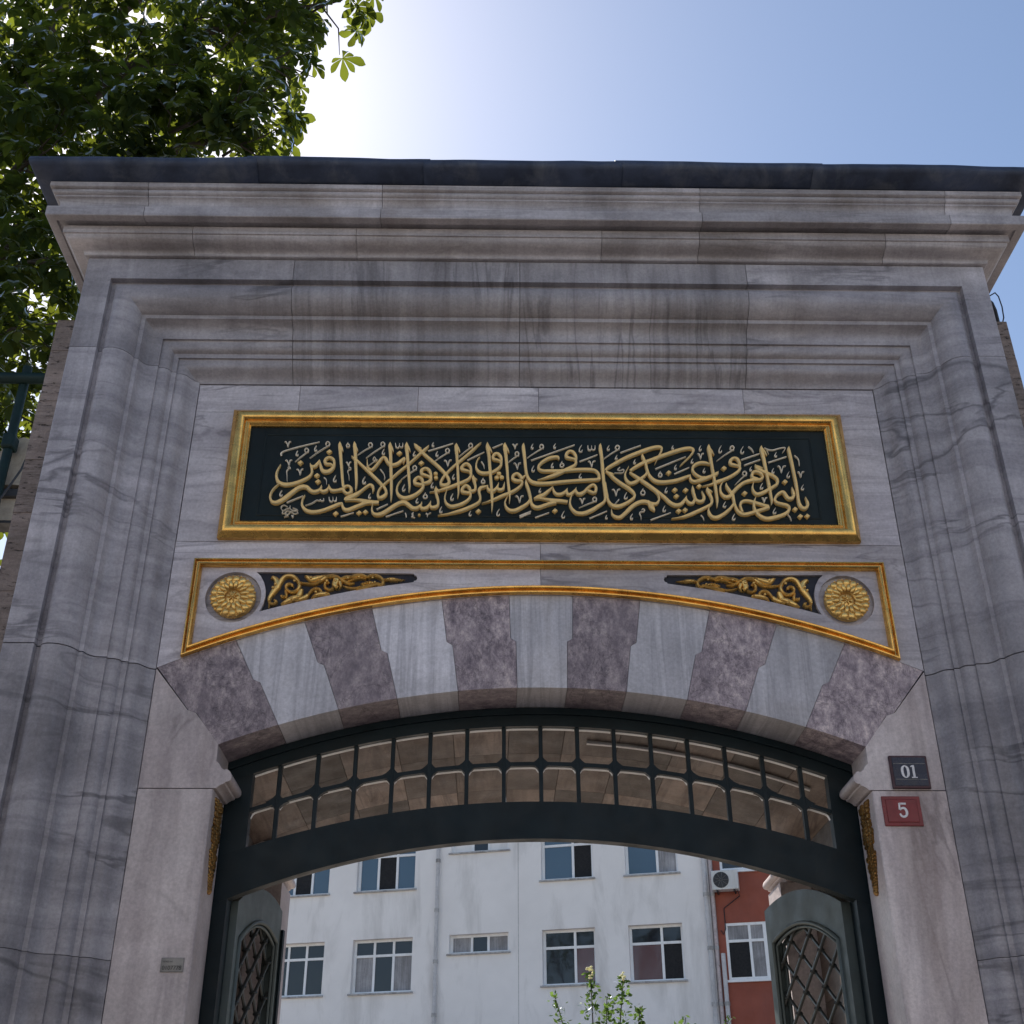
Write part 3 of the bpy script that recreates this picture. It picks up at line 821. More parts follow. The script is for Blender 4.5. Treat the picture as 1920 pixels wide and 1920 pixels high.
for i, s in enumerate(parse('-1493,5338,3 -1509,5297,10 -1511,5260,15 -1497,5223,20 -1470,5206,23 -1438,5203,23 -1395,5214,21 -1352,5235,18 -1322,5258,15 -1310,5284,13 -1312,5310,13 -1318,5329,13 -1324,5346,4|-1317,5329,15 -1299,5325,19 -1284,5341,18 -1272,5369,5|-1272,5370,5 -1263,5333,16 -1252,5303,20 -1232,5290,24 -1207,5298,22 -1190,5321,18 -1185,5345,14 -1190,5372,16 -1206,5385,17 -1222,5387,16 -1237,5375,17 -1239,5356,18 -1228,5343,18 -1207,5341,15 -1187,5330,12|-1162,5495,3 -1161,5472,21 -1153,5406,19 -1143,5331,17 -1133,5255,16 -1123,5188,15|-1158,5485,3 -1148,5453,11 -1139,5425,3|-1123,5181,16 -1111,5193,14 -1092,5195,14 -1077,5180,16 -1078,5156,18 -1095,5145,16 -1113,5157,16 -1125,5172,20 -1150,5166,17 -1179,5163,18 -1195,5173,16 -1205,5201,4|-1205,5199,4 -1208,5177,13 -1223,5160,19 -1240,5159,18 -1252,5173,13 -1246,5197,3|-1248,5186,9 -1254,5171,15 -1267,5160,19 -1289,5155,20 -1308,5165,21 -1329,5185,22 -1355,5188,24 -1379,5179,22 -1408,5153,22 -1437,5123,23 -1466,5097,23 -1499,5081,21 -1523,5093,16 -1533,5123,12 -1526,5159,8 -1506,5189,6 -1491,5203,3|-1078,5496,3 -1075,5472,21 -1067,5407,19 -1058,5312,18 -1051,5237,16 -1050,5189,11 -1052,5162,2|-1074,5486,3 -1063,5453,11 -1053,5427,3|-1337,5133,3 -1348,5106,9 -1349,5073,13 -1332,5043,18 -1303,5026,21 -1266,5024,21 -1223,5036,19 -1180,5056,19 -1144,5074,19 -1121,5081,14|-1122,5083,8 -1116,5056,16 -1101,5040,20 -1079,5041,21 -1049,5056,21 -1015,5072,19 -991,5083,19 -969,5086,19|-1110,5100,6 -1103,5111,20 -1081,5122,24 -1048,5140,23 -1021,5162,15 -997,5186,13 -974,5203,16 -958,5198,18 -951,5179,13 -954,5150,2|-1108,5102,13 -1077,5103,11 -1030,5103,16 -994,5094,25 -956,5089,23 -914,5088,20|-1088,5396,5 -1066,5377,16 -1035,5347,15 -984,5294,17 -934,5242,17 -903,5205,17 -883,5179,15 -876,5150,16 -890,5127,21 -913,5119,19 -923,5142,13 -917,5172,11 -901,5196,11 -876,5224,12 -848,5250,13 -806,5296,13 -763,5338,13 -732,5372,13 -695,5414,14 -664,5449,14 -643,5473,3|-869,5494,3 -869,5470,22 -863,5409,19 -858,5333,19 -851,5239,17 -847,5165,15 -846,5117,9 -848,5091,2|-865,5484,3 -855,5451,11 -846,5424,3|-789,5346,2 -783,5368,8 -781,5386,12 -796,5371,18 -814,5352,19 -836,5340,19 -856,5339,19 -876,5356,18 -890,5382,20 -905,5388,16 -918,5374,15 -936,5344,15 -954,5317,16 -969,5304,15 -986,5317,12 -994,5343,8 -997,5383,2|-773,5497,3 -773,5471,22 -766,5410,19 -758,5334,18 -749,5240,16 -745,5192,12 -748,5154,2|-768,5487,3 -758,5454,11 -748,5428,3|-729,5487,4 -716,5471,20 -682,5430,19 -636,5384,19 -586,5335,19 -543,5285,18 -523,5249,17 -520,5223,17 -535,5207,20 -560,5208,19 -567,5227,14 -555,5257,13 -537,5285,12 -506,5321,14 -474,5355,15 -436,5394,14 -408,5423,14 -379,5454,13 -357,5480,10 -338,5498,2|-716,5476,3 -700,5463,11 -684,5453,3|-623,5247,10 -624,5275,14 -636,5307,18 -659,5319,15 -680,5304,17 -677,5281,19 -658,5273,16 -635,5263,13 -623,5248,16 -637,5226,20 -659,5218,16 -669,5222,16 -676,5246,18 -696,5258,15 -716,5240,17 -712,5217,20 -691,5210,18 -668,5206,15 -669,5190,15 -680,5170,16 -707,5143,18 -744,5123,21 -776,5119,21 -802,5136,18 -815,5161,14 -815,5195,9 -805,5221,6 -791,5240,2|-593,5197,3 -593,5174,20 -589,5145,16 -580,5112,15 -578,5079,14 -591,5061,19 -613,5058,18 -625,5075,13 -620,5098,3|-622,5082,11 -641,5056,19 -663,5049,19 -677,5064,14 -670,5092,3|-673,5078,9 -694,5054,19 -719,5052,21 -742,5070,22 -765,5088,23 -793,5086,22 -827,5065,21 -863,5036,21 -893,5014,23 -921,5007,20 -943,5018,15 -952,5047,9 -948,5077,3|-590,5185,3 -581,5169,13 -572,5153,3|-482,5492,3 -483,5470,21 -477,5393,17 -470,5299,16 -465,5205,15 -464,5157,10 -469,5116,2|-477,5482,3 -468,5451,11 -459,5426,3|-393,5290,12 -397,5327,15 -410,5347,17 -428,5352,15 -447,5333,17 -445,5314,20 -423,5306,16 -403,5299,13 -393,5280,14 -406,5250,16 -437,5229,18 -475,5211,18 -513,5193,18 -551,5178,15 -598,5163,7 -628,5156,2|-382,5274,3 -379,5254,19 -372,5224,16 -367,5198,14 -370,5176,15 -385,5168,18 -395,5169,15 -403,5191,18 -422,5205,15 -441,5187,17 -441,5164,20 -417,5157,18 -396,5154,13 -397,5128,14 -416,5102,16 -450,5079,19 -491,5066,20 -510,5068,18 -532,5087,14 -541,5119,9 -537,5153,6 -530,5176,2|-379,5262,3 -369,5250,11 -358,5242,3|-295,5205,4 -316,5196,16 -338,5189,18 -347,5169,16 -341,5139,14 -339,5114,13 -353,5088,16 -390,5065,18 -434,5043,19 -478,5028,16 -521,5014,11 -577,5004,2|-301,5205,5 -294,5179,17 -277,5168,20 -258,5174,18 -243,5196,13 -234,5223,3|-243,5194,11 -236,5180,18 -220,5177,18 -207,5189,15 -201,5226,3|-301,5498,3 -300,5472,22 -292,5414,19 -285,5319,18 -278,5225,17 -272,5133,16 -271,5078,11 -273,5024,2|-295,5486,3 -283,5451,12 -272,5424,3|-219,5354,11 -220,5394,15 -234,5419,17 -253,5424,16 -268,5407,15 -264,5386,18 -243,5379,16 -224,5369,14 -221,5346,14 -240,5319,17 -272,5296,19 -313,5288,20 -342,5294,18 -362,5318,14 -365,5349,10 -358,5379,6 -344,5398,2|-198,5498,3 -199,5476,22 -193,5415,19 -187,5339,17 -181,5245,16 -174,5170,15 -171,5126,9 -175,5083,2|-194,5488,3 -183,5453,11 -173,5426,3|-88,5494,3 -91,5474,19 -84,5397,18 -78,5321,17 -70,5272,17 -51,5238,20 -23,5224,22 22,5221,20 73,5225,20 122,5232,20 218,5242,19 333,5251,18 344,5266,16 343,5288,15 326,5309,17 297,5317,19 252,5318,19 201,5315,19 123,5307,19 59,5306,19 23,5306,18 -1,5318,15 -3,5340,14 18,5367,16 50,5390,18 83,5400,19 110,5400,17 114,5381,3|-80,5275,8 -92,5264,13 -102,5253,15 -109,5271,17 -128,5287,15 -150,5275,16 -153,5252,19 -134,5239,20 -109,5237,17 -99,5230,13 -106,5208,15 -131,5182,17 -166,5159,18 -208,5140,18 -255,5115,16 -296,5097,8 -330,5084,2|-78,5244,4 -75,5219,17 -61,5171,17 -52,5123,16 -49,5094,16 -37,5071,20 -12,5061,21 26,5075,20 64,5089,20 93,5096,20|-52,5116,15 -72,5086,17 -107,5060,19 -144,5040,21 -173,5043,18 -193,5067,13 -198,5097,9 -189,5122,4 -182,5135,2|-34,5118,9 -8,5131,21 21,5145,20 47,5168,16 76,5198,6|76,5198,6 83,5169,15 98,5152,18 120,5151,19 143,5165,16 160,5190,3|-33,5120,13 1,5122,13 46,5115,17 77,5109,23 119,5106,22 159,5100,20|215,5373,11 215,5409,16 201,5437,17 178,5444,16 160,5426,17 161,5403,19 183,5394,16 206,5388,14 215,5369,14 203,5346,16 172,5326,19 133,5303,21 91,5281,21 52,5265,16 26,5255,10 -11,5243,2|156,5184,8 158,5155,17 174,5150,18 197,5169,16 211,5195,3|207,5185,8 215,5158,18 234,5154,20 257,5169,18 274,5191,16 297,5211,15 313,5214,15 324,5197,15 321,5171,17 308,5162,15 289,5170,17 273,5178,13|362,5496,3 359,5474,19 365,5401,19 368,5306,19 371,5231,18 375,5164,17 375,5127,16 366,5101,16 333,5074,19 291,5045,21 246,5025,22 209,5028,20 184,5052,16 172,5085,13 175,5118,10 185,5147,5 197,5169,2|382,5310,13 397,5330,16 447,5364,19 514,5405,20 580,5436,21 624,5455,21 667,5471,20 700,5476,20 717,5470,16 716,5450,11 696,5411,8 670,5354,2|384,5306,8 405,5290,16 433,5257,18 473,5222,19 510,5194,20 538,5164,17 543,5139,14 525,5117,17 489,5091,18 447,5072,22 412,5079,20 391,5109,16 386,5145,15 380,5193,15 377,5231,13|406,5297,4 420,5289,12 432,5283,3|407,5056,3 411,5021,13 431,5004,19 456,5004,21 489,5035,21 523,5072,22 556,5096,22 588,5106,23 622,5099,22 637,5070,28 647,5054,19 654,5041,3|620,5112,4 635,5094,20 663,5093,16 679,5111,13 683,5133,11 677,5155,10 666,5173,13|520,5343,2 499,5299,9 496,5269,13 506,5243,17 524,5227,20 550,5235,20 584,5258,17 614,5285,14 624,5306,10|524,5311,13 553,5334,18 603,5366,19 653,5387,20 720,5418,20 786,5444,21 836,5462,20 879,5470,19 902,5463,17 901,5444,12 875,5409,8 846,5378,7 816,5345,2|523,5301,10 541,5286,15 578,5256,19 617,5223,20 666,5180,21 708,5140,20 744,5100,20 774,5083,22 803,5089,20 824,5112,17 841,5143,3|602,5427,4 605,5407,17 619,5361,16 626,5315,15 637,5278,17 661,5248,21 692,5236,22 740,5238,21 789,5248,20 832,5264,19 868,5280,14|872,5287,5 873,5257,15 888,5242,17 917,5246,20 954,5261,22 994,5278,19 1027,5296,19 1037,5309,3|994,5358,6 969,5368,16 936,5369,17 906,5355,17 890,5333,14 893,5306,14 910,5284,15 935,5268,16 957,5268,16|997,5494,3 996,5472,21 1000,5418,19 1004,5349,17 1008,5292,17 1011,5236,17 1014,5161,16 1015,5113,13 1009,5065,2|1001,5479,3 1012,5451,12 1023,5423,3|1166,5339,11 1167,5373,17 1156,5399,18 1136,5405,16 1115,5388,17 1116,5365,19 1136,5357,16 1158,5350,14 1167,5335,14 1151,5312,16 1110,5281,17 1062,5256,19 1019,5239,20 989,5224,11 937,5209,2|841,5142,3 839,5118,15 855,5097,19 874,5099,18 887,5122,15|881,5213,3 881,5190,16 886,5153,16 894,5120,17 913,5108,20 934,5116,18 941,5142,15 931,5176,3|965,5204,4 966,5183,19 978,5150,17 985,5121,15 978,5094,15 944,5070,17 892,5042,19 839,5016,19 794,5002,11 744,4993,2|970,5190,3 980,5180,11 991,5169,3|1076,5232,4 1078,5210,15 1094,5177,17 1105,5158,20 1110,5122,15 1113,5089,15 1122,5056,16 1139,5032,18 1164,5025,20 1199,5034,19 1232,5046,19 1272,5060,19 1307,5075,20|1060,5244,3 1043,5214,9 1039,5176,13 1050,5150,16 1068,5139,20 1091,5146,20 1106,5166,20 1140,5205,19 1174,5233,18 1211,5249,19 1247,5255,20 1273,5257,19 1291,5270,13 1294,5279,10 1284,5298,15 1266,5309,16 1243,5309,16 1231,5290,16 1236,5270,17 1260,5260,18|1106,5092,13 1083,5062,16 1042,5025,19 1002,5003,21 974,5010,18 961,5036,15 961,5062,8 970,5081,3|1307,5079,19 1269,5091,19 1235,5103,20 1201,5114,18 1173,5116,17 1153,5107,15 1145,5089,13 1147,5067,13 1154,5041,13|1307,5491,3 1305,5467,21 1312,5409,19 1316,5344,18 1320,5276,17 1324,5220,17 1327,5157,15 1329,5116,11 1322,5086,2|1313,5473,3 1323,5448,12 1332,5421,3|1468,5486,3 1466,5464,18 1472,5391,18 1477,5315,17 1481,5240,17 1482,5173,17 1482,5117,17 1490,5080,20 1508,5067,20 1527,5081,17 1532,5106,15 1523,5141,3|1257,5359,5 1269,5335,21 1299,5313,19 1329,5298,19 1359,5279,19 1375,5258,17 1371,5231,16 1342,5207,18 1308,5185,19 1270,5165,20 1244,5161,19 1229,5182,14 1227,5211,10 1236,5238,4 1243,5250,2|1262,5352,3 1279,5344,11 1298,5334,3|1453,5207,3 1457,5180,15 1459,5154,16 1446,5135,19 1426,5133,20 1413,5153,19 1402,5173,18 1383,5171,17 1358,5149,15 1346,5123,15 1356,5104,17 1384,5094,19 1411,5086,18 1423,5069,16 1410,5043,18 1375,5021,20 1329,5006,22 1288,4998,21 1254,5012,20 1232,5038,16 1223,5067,15 1223,5093,13 1229,5119,10 1240,5143,2')):
    lo = rel(ribbon(MB(), s, -0.0118, -0.034 - 0.0005 * (i % 9), False, 0.0026).build('letter', MT['letter'], panel, 25))
    lo.data.materials.append(MT['edge'])
    for k, pg in enumerate(lo.data.polygons):
        if k % 5 in (1, 3):
            pg.material_index = 1
for i, s in enumerate(parse('-1486,5495,5 -1479,5499,8 -1471,5487,7 -1464,5465,5 -1462,5484,6 -1459,5498,7 -1449,5500,6|-1282,5500,5 -1391,5468,8 -1469,5440,8 -1492,5428,8 -1500,5415,9 -1494,5399,8|-1404,5437,2 -1409,5427,5 -1412,5413,7 -1409,5405,8 -1402,5406,8 -1400,5413,3|-1356,5429,5 -1364,5438,6 -1361,5452,6 -1351,5454,6 -1343,5444,7 -1345,5431,7 -1351,5426,6 -1380,5397,6 -1414,5358,2|-1348,5430,6 -1341,5421,5|-1298,5473,2 -1304,5462,5 -1307,5446,7 -1304,5437,8 -1297,5438,8 -1294,5446,3|-1236,5474,5 -1245,5483,6 -1241,5497,6 -1231,5500,6 -1223,5490,7 -1225,5476,7 -1231,5471,6 -1277,5435,6 -1331,5386,2|-1228,5476,6 -1221,5466,5|-1116,5497,2 -1119,5487,6 -1124,5475,7 -1119,5465,8 -1110,5465,8 -1106,5475,7 -1112,5485,6 -1120,5485,5|-1471,5368,5 -1464,5372,8 -1455,5360,7 -1447,5336,5 -1445,5356,6 -1442,5371,7 -1431,5373,6|-1448,5227,2 -1452,5268,4 -1456,5298,6 -1445,5315,7 -1436,5316,6 -1443,5327,5 -1452,5320,4|-1401,5306,5 -1393,5310,8 -1385,5298,7 -1377,5274,5 -1375,5295,6 -1372,5309,7 -1361,5311,6|-1238,5256,7 -1224,5240,5 -1221,5208,2|-1172,5271,2 -1178,5257,5 -1183,5239,7 -1178,5229,8 -1170,5230,8 -1167,5240,3|-1471,5168,2 -1477,5156,5 -1481,5140,7 -1477,5130,8 -1469,5131,8 -1467,5140,3|-1348,5131,6 -1393,5109,8 -1437,5087,8|-1230,5116,4 -1230,5103,7 -1243,5100,7 -1248,5109,4 -1253,5100,7 -1269,5103,6 -1295,5082,6 -1329,5068,3|-1200,5125,4 -1195,5103,8 -1185,5094,8 -1177,5105,4 -1178,5125,3|-1176,5109,4 -1169,5100,8 -1159,5102,8 -1158,5127,3|-1120,5358,5 -1114,5361,8 -1108,5352,7 -1102,5333,5 -1100,5349,6 -1097,5360,7 -1089,5362,6|-1093,5235,2 -1097,5271,4 -1105,5301,6 -1088,5315,6 -1094,5327,4 -1102,5318,4|-1004,5261,2 -1011,5248,5 -1015,5230,7 -1011,5219,8 -1003,5220,8 -1000,5230,3|-1053,5024,6 -1089,5011,8 -1125,4998,7|-1428,5058,4 -1451,5070,4 -1466,5056,5 -1457,5037,4 -1445,5036,4 -1436,5044,4 -1418,5050,4 -1416,5067,3|-1415,5050,4 -1398,5036,5 -1370,5039,4 -1399,5051,3|-1454,5032,4 -1455,5014,5 -1437,5018,4 -1424,5007,5 -1409,5022,4 -1383,5012,5 -1367,5022,4 -1379,5031,4 -1404,5028,4 -1432,5030,4 -1439,5007,4 -1420,5000,4 -1444,4991,2|-1404,5001,5 -1401,5002,7 -1398,4998,7 -1395,4989,5 -1394,4996,6 -1393,5002,7 -1389,5002,6|-987,5471,5 -996,5480,6 -992,5494,6 -982,5496,6 -974,5486,7 -976,5473,7 -982,5467,6 -1016,5444,6 -1055,5410,2|-979,5472,6 -972,5463,5|-915,5475,5 -924,5484,6 -920,5498,6 -910,5501,6 -902,5491,7 -904,5477,7 -910,5472,6 -955,5437,6 -1006,5390,2|-907,5477,6 -900,5467,5|-902,5454,2 -908,5442,5 -912,5427,7 -909,5417,8 -902,5418,8 -899,5427,3|-839,5494,4 -835,5470,8 -824,5461,8 -816,5473,5 -816,5493,3|-815,5477,5 -808,5467,8 -797,5469,8 -796,5496,3|-966,5374,4 -958,5397,5 -948,5382,5 -960,5369,4|-948,5382,4 -939,5377,4 -949,5366,5 -960,5375,4|-953,5370,4 -987,5339,4 -1013,5320,2|-918,5314,8 -898,5287,6 -890,5261,5 -892,5241,2|-1002,5263,2 -1010,5248,5 -1015,5229,7 -1010,5217,8 -1001,5218,8 -998,5229,3|-966,5152,2 -972,5142,5 -975,5128,7 -972,5120,8 -966,5121,8 -963,5128,3|-723,5440,2 -728,5429,5 -732,5415,7 -729,5407,8 -723,5408,8 -720,5416,3|-723,5314,4 -731,5323,6 -727,5337,6 -717,5339,6 -710,5330,7 -712,5317,7 -718,5312,6 -753,5284,6 -794,5245,2|-715,5316,6 -708,5307,5|-773,5213,2 -780,5199,5 -785,5181,7 -781,5171,8 -773,5172,8 -769,5182,3|-611,5227,2 -617,5216,5 -621,5201,7 -618,5192,8 -611,5193,8 -608,5201,3|-653,5161,2 -657,5149,6 -664,5135,7 -658,5124,8 -648,5124,8 -642,5135,7 -649,5147,6 -659,5146,4|-695,5123,2 -700,5113,5 -704,5099,7 -701,5092,8 -695,5092,8 -692,5099,3|-864,5082,6 -895,5065,8 -926,5047,8|-774,5039,6 -822,5019,8 -871,4999,8|-762,5025,4 -757,5009,7 -755,4992,3|-716,5028,5 -724,5019,7 -717,5011,6 -725,5000,7 -706,4994,5|-645,5024,6 -637,5015,7 -638,4997,3|-638,5016,4 -628,5018,4 -624,5024,4 -616,5024,3|-616,5501,2 -620,5493,5 -624,5481,7 -621,5474,8 -616,5475,8 -614,5481,3|-503,5497,6 -575,5469,8 -647,5442,8|-590,5441,2 -596,5430,5 -600,5417,7 -597,5408,8 -591,5409,8 -588,5417,3|-537,5434,5 -545,5443,6 -541,5457,6 -531,5460,6 -523,5450,7 -526,5437,7 -532,5431,6 -568,5405,6 -610,5369,2|-529,5436,6 -522,5427,5|-553,5374,5 -544,5378,8 -536,5365,7 -529,5339,5 -525,5362,6 -520,5378,7 -508,5380,6|-491,5284,2 -496,5274,5 -500,5260,7 -497,5252,8 -491,5253,8 -488,5260,3|-495,5154,2 -502,5140,5 -507,5123,7 -504,5112,8 -496,5113,8 -492,5123,3|-557,5067,2 -563,5055,5 -568,5039,7 -564,5029,8 -557,5030,8 -554,5039,3|-403,5470,5 -411,5479,6 -406,5493,6 -396,5496,6 -389,5486,7 -391,5472,7 -398,5467,6 -430,5439,6 -468,5401,2|-395,5472,6 -388,5462,5|-320,5437,6 -369,5409,8 -417,5380,8|-335,5372,8 -322,5349,6 -317,5322,2|-213,5496,6 -242,5481,8 -271,5466,8|-156,5490,5 -149,5493,8 -144,5483,7 -139,5465,5 -136,5481,6 -132,5492,7 -124,5494,6|-132,5415,5 -140,5424,6 -135,5438,6 -125,5440,6 -118,5430,7 -120,5417,7 -127,5412,6 -151,5394,6 -179,5367,2|-124,5416,6 -117,5407,5|-149,5357,5 -141,5362,8 -133,5348,7 -126,5323,5 -122,5345,6 -117,5361,7 -105,5363,6|-34,5495,2 -40,5485,5 -44,5472,7 -42,5464,8 -36,5465,8 -33,5472,3|13,5468,5 5,5477,6 10,5491,7 20,5493,7 27,5483,7 24,5470,7 17,5465,6 -23,5437,6 -71,5398,2|21,5470,6 27,5460,5|98,5500,2 92,5490,5 88,5477,7 90,5469,8 96,5470,8 99,5477,3|209,5492,7 80,5437,8 -47,5382,8|-30,5346,2 -37,5334,5 -42,5318,7 -39,5308,8 -31,5309,8 -28,5318,3|81,5365,2 75,5356,5 71,5343,7 73,5335,8 79,5336,8 82,5343,3|-323,5260,2 -328,5249,6 -334,5236,7 -329,5226,8 -319,5226,8 -314,5236,7 -320,5247,6 -329,5246,4|7,5194,2 2,5185,5 -2,5174,7 0,5167,8 5,5168,8 8,5174,3|-139,5136,5 -130,5140,8 -121,5126,7 -114,5100,5 -110,5123,6 -105,5139,7 -92,5141,6|-391,5041,2 -397,5031,5 -401,5018,7 -398,5010,8 -392,5011,8 -389,5018,3|-230,5054,2 -238,5041,5 -244,5022,7 -240,5012,8 -232,5013,8 -228,5023,3|-50,5042,6 -83,5026,8 -116,5010,8|-53,5029,6 -85,5015,8 -116,5000,8|52,5033,6 12,5016,8 -28,4999,8|81,5365,2 76,5356,5 71,5343,7 74,5335,8 80,5336,8 82,5343,3|134,5377,2 129,5365,6 122,5351,7 127,5340,8 137,5340,8 143,5351,7 137,5363,6 128,5362,5|252,5491,2 243,5476,5 236,5456,7 240,5444,8 249,5445,8 254,5456,3|287,5487,4 289,5463,8 299,5454,8 308,5466,5 309,5486,3|310,5469,5 315,5460,8 327,5462,8 330,5489,3|341,5425,6 288,5401,8 235,5377,8|284,5375,5 293,5380,8 300,5366,7 306,5341,5 310,5363,6 316,5379,7 328,5381,6|242,5296,2 236,5286,5 231,5272,7 234,5264,8 240,5265,8 243,5272,3|413,5490,2 406,5480,5 401,5466,7 404,5458,8 410,5458,8 413,5466,3|457,5464,5 449,5473,7 454,5487,7 465,5490,7 472,5480,7 468,5467,7 461,5461,7 423,5434,6 378,5397,2|465,5466,6 471,5457,5|598,5491,7 536,5465,8 475,5438,8|456,5422,2 451,5413,5 446,5402,7 448,5395,8 454,5396,8 456,5402,3|469,5341,5 456,5326,6 468,5318,6 488,5326,6 491,5312,6 477,5301,6 435,5301,3|561,5394,2 556,5386,5 552,5374,7 554,5367,8 559,5368,8 562,5374,3|415,5185,5 425,5190,8 433,5175,7 439,5148,5 444,5172,6 451,5189,7 464,5191,6|501,5171,2 493,5158,5 486,5140,7 489,5129,8 498,5130,8 502,5140,3|453,5123,6 439,5105,5 421,5083,3|596,5198,2 590,5185,6 581,5169,7 587,5156,8 598,5156,8 605,5169,7 599,5183,6 588,5182,4|225,5123,5 232,5126,8 238,5116,7 243,5095,5 247,5113,6 252,5126,7 261,5127,6|311,5111,4 303,5120,6 308,5133,6 319,5135,6 325,5126,7 322,5113,7 315,5108,6 273,5090,6 222,5064,2|319,5112,6 325,5104,5|139,5045,2 131,5031,5 124,5012,7 128,5001,8 137,5002,8 141,5012,3|381,5046,6 330,5021,8 280,4997,8|380,5019,2 376,5012,5 373,5002,7 374,4996,8 379,4997,8 381,5002,3|527,5029,2 519,5018,5 514,5002,7 516,4993,8 523,4994,8 527,5002,3|574,4990,2 572,5015,5 567,5037,6 588,5044,7 597,5052,6 587,5062,5 578,5051,4|790,5493,2 785,5485,5 781,5475,7 783,5469,8 788,5469,8 790,5475,3|856,5415,6 764,5372,8 674,5329,8|953,5493,2 946,5483,5 941,5469,7 943,5460,8 949,5461,8 953,5469,3|926,5432,5 934,5436,8 940,5424,7 944,5402,5 948,5421,6 954,5435,7 965,5437,6|898,5402,2 892,5393,5 888,5381,7 889,5373,8 895,5374,8 898,5381,3|798,5360,2 792,5350,5 787,5337,7 789,5330,8 795,5330,8 798,5338,3|871,5342,6 826,5319,8 781,5296,8|703,5314,2 697,5303,6 690,5289,7 695,5279,8 704,5279,8 710,5289,7 705,5301,6 696,5300,5|963,5338,2 957,5329,5 952,5316,7 954,5309,8 960,5310,8 963,5317,3|1073,5494,2 1063,5479,5 1056,5460,7 1058,5448,8 1067,5449,8 1072,5460,3|1130,5466,5 1123,5475,7 1129,5489,7 1140,5492,7 1146,5482,7 1142,5469,7 1135,5463,7 1089,5431,6 1035,5387,2|1138,5468,6 1144,5459,5|734,5205,2 727,5195,5 722,5181,7 724,5172,8 730,5173,8 734,5181,3|715,5083,2 708,5072,5 702,5056,7 704,5047,8 712,5048,8 716,5057,3|744,5038,6 685,5014,8 626,4989,8|915,5023,7 927,5007,6 930,4987,2|1064,5115,2 1056,5102,5 1049,5086,7 1052,5077,8 1059,5077,8 1064,5086,3|1109,5033,2 1101,5021,5 1094,5005,7 1096,4995,8 1104,4996,8 1108,5005,3|1202,5490,2 1192,5475,5 1184,5455,7 1187,5443,8 1196,5444,8 1201,5455,3|1232,5489,7 1250,5470,6 1259,5446,3|1291,5440,7 1235,5418,8 1179,5396,8|1291,5399,7 1242,5379,8 1193,5358,8|1325,5483,4 1345,5471,8 1374,5467,8 1414,5480,8 1444,5485,7 1446,5475,5 1426,5445,2|1338,5467,5 1346,5437,2|1393,5452,2 1387,5442,5 1381,5429,7 1383,5421,8 1389,5422,8 1392,5429,3|1448,5422,7 1392,5400,8 1336,5379,8|1497,5430,7 1516,5403,6 1517,5356,3|1387,5350,5 1397,5355,8 1404,5340,7 1408,5312,5 1415,5337,6 1423,5354,7 1437,5356,6|1365,5340,2 1358,5330,5 1352,5315,7 1354,5306,8 1360,5307,8 1364,5315,3|1452,5317,2 1444,5305,5 1437,5289,7 1439,5279,8 1447,5280,8 1451,5289,3|1499,5311,5 1507,5315,8 1512,5303,7 1516,5281,5 1521,5300,6 1528,5315,7 1539,5316,6|1525,5230,2 1518,5220,5 1511,5206,7 1513,5197,8 1520,5198,8 1524,5206,3|1236,5351,2 1230,5342,5 1225,5331,7 1227,5324,8 1232,5324,8 1235,5331,3|1187,5293,5 1180,5302,6 1186,5316,6 1196,5318,6 1203,5308,7 1199,5295,7 1191,5290,6 1161,5261,6 1125,5222,2|1195,5295,6 1201,5286,5|1289,5238,2 1281,5226,5 1274,5210,7 1276,5201,8 1284,5202,8 1288,5211,3|1272,5136,5 1279,5140,8 1283,5130,7 1286,5111,5 1291,5127,6 1296,5139,7 1305,5140,6|1346,5074,2 1338,5062,5 1331,5047,7 1333,5038,8 1341,5038,8 1345,5047,3|1410,5032,6 1422,5011,6 1427,4988,2')):
    rel(ribbon(MB(), s, -0.0118, -0.024 - 0.0004 * (i % 9), False, 0.0025, 4).build('vowel_mark', MT['mark'], panel, 25))
for t in 'q,-1220,5427,34|q,-1381,5351,34|q,-1279,5265,34|q,-1270,5224,34|q,-1154,5014,33|q,-1023,5019,33|q,-987,5025,33|q,-813,5421,34|q,-683,5355,34|r,-598,5284,24|r,-595,5256,24|r,-683,5010,14|r,-233,5287,26|r,-246,5260,26|r,-217,5262,26|q,-349,5035,33|q,85,5042,33|q,749,5301,34|q,1073,5334,34|q,777,5185,34|q,783,5143,34|q,839,5184,34|q,919,5211,34|q,789,5046,34|q,826,5052,34|q,1418,5245,34|q,1177,5166,34|q,1455,5062,34|q,1479,5015,34|q,1519,5017,34'.split('|'):
    k, x, z, w = t.split(',')
    x, z, h = float(x) / 1000, float(z) / 1000, float(w) / 2000
    mb = MB()
    if k == 'q':
        q = [(0.06, 0.98), (1.0, 0.12), (-0.02, -0.98), (-1.0, -0.08)]
        f = lambda e, y: [(x + u * (h - e), y, z + v * (h - e) * 0.98) for u, v in q]
    else:
        f = lambda e, y: [(x + (h - e) * math.cos(2 * math.pi * i / 16), y, z + (h - e) * math.sin(2 * math.pi * i / 16)) for i in range(16)]
    mb.rings([f(0, -0.0118), f(0, -0.029), f(0.004, -0.0345)])
    rel(mb.build('dot', MT['letter'], panel, 25))

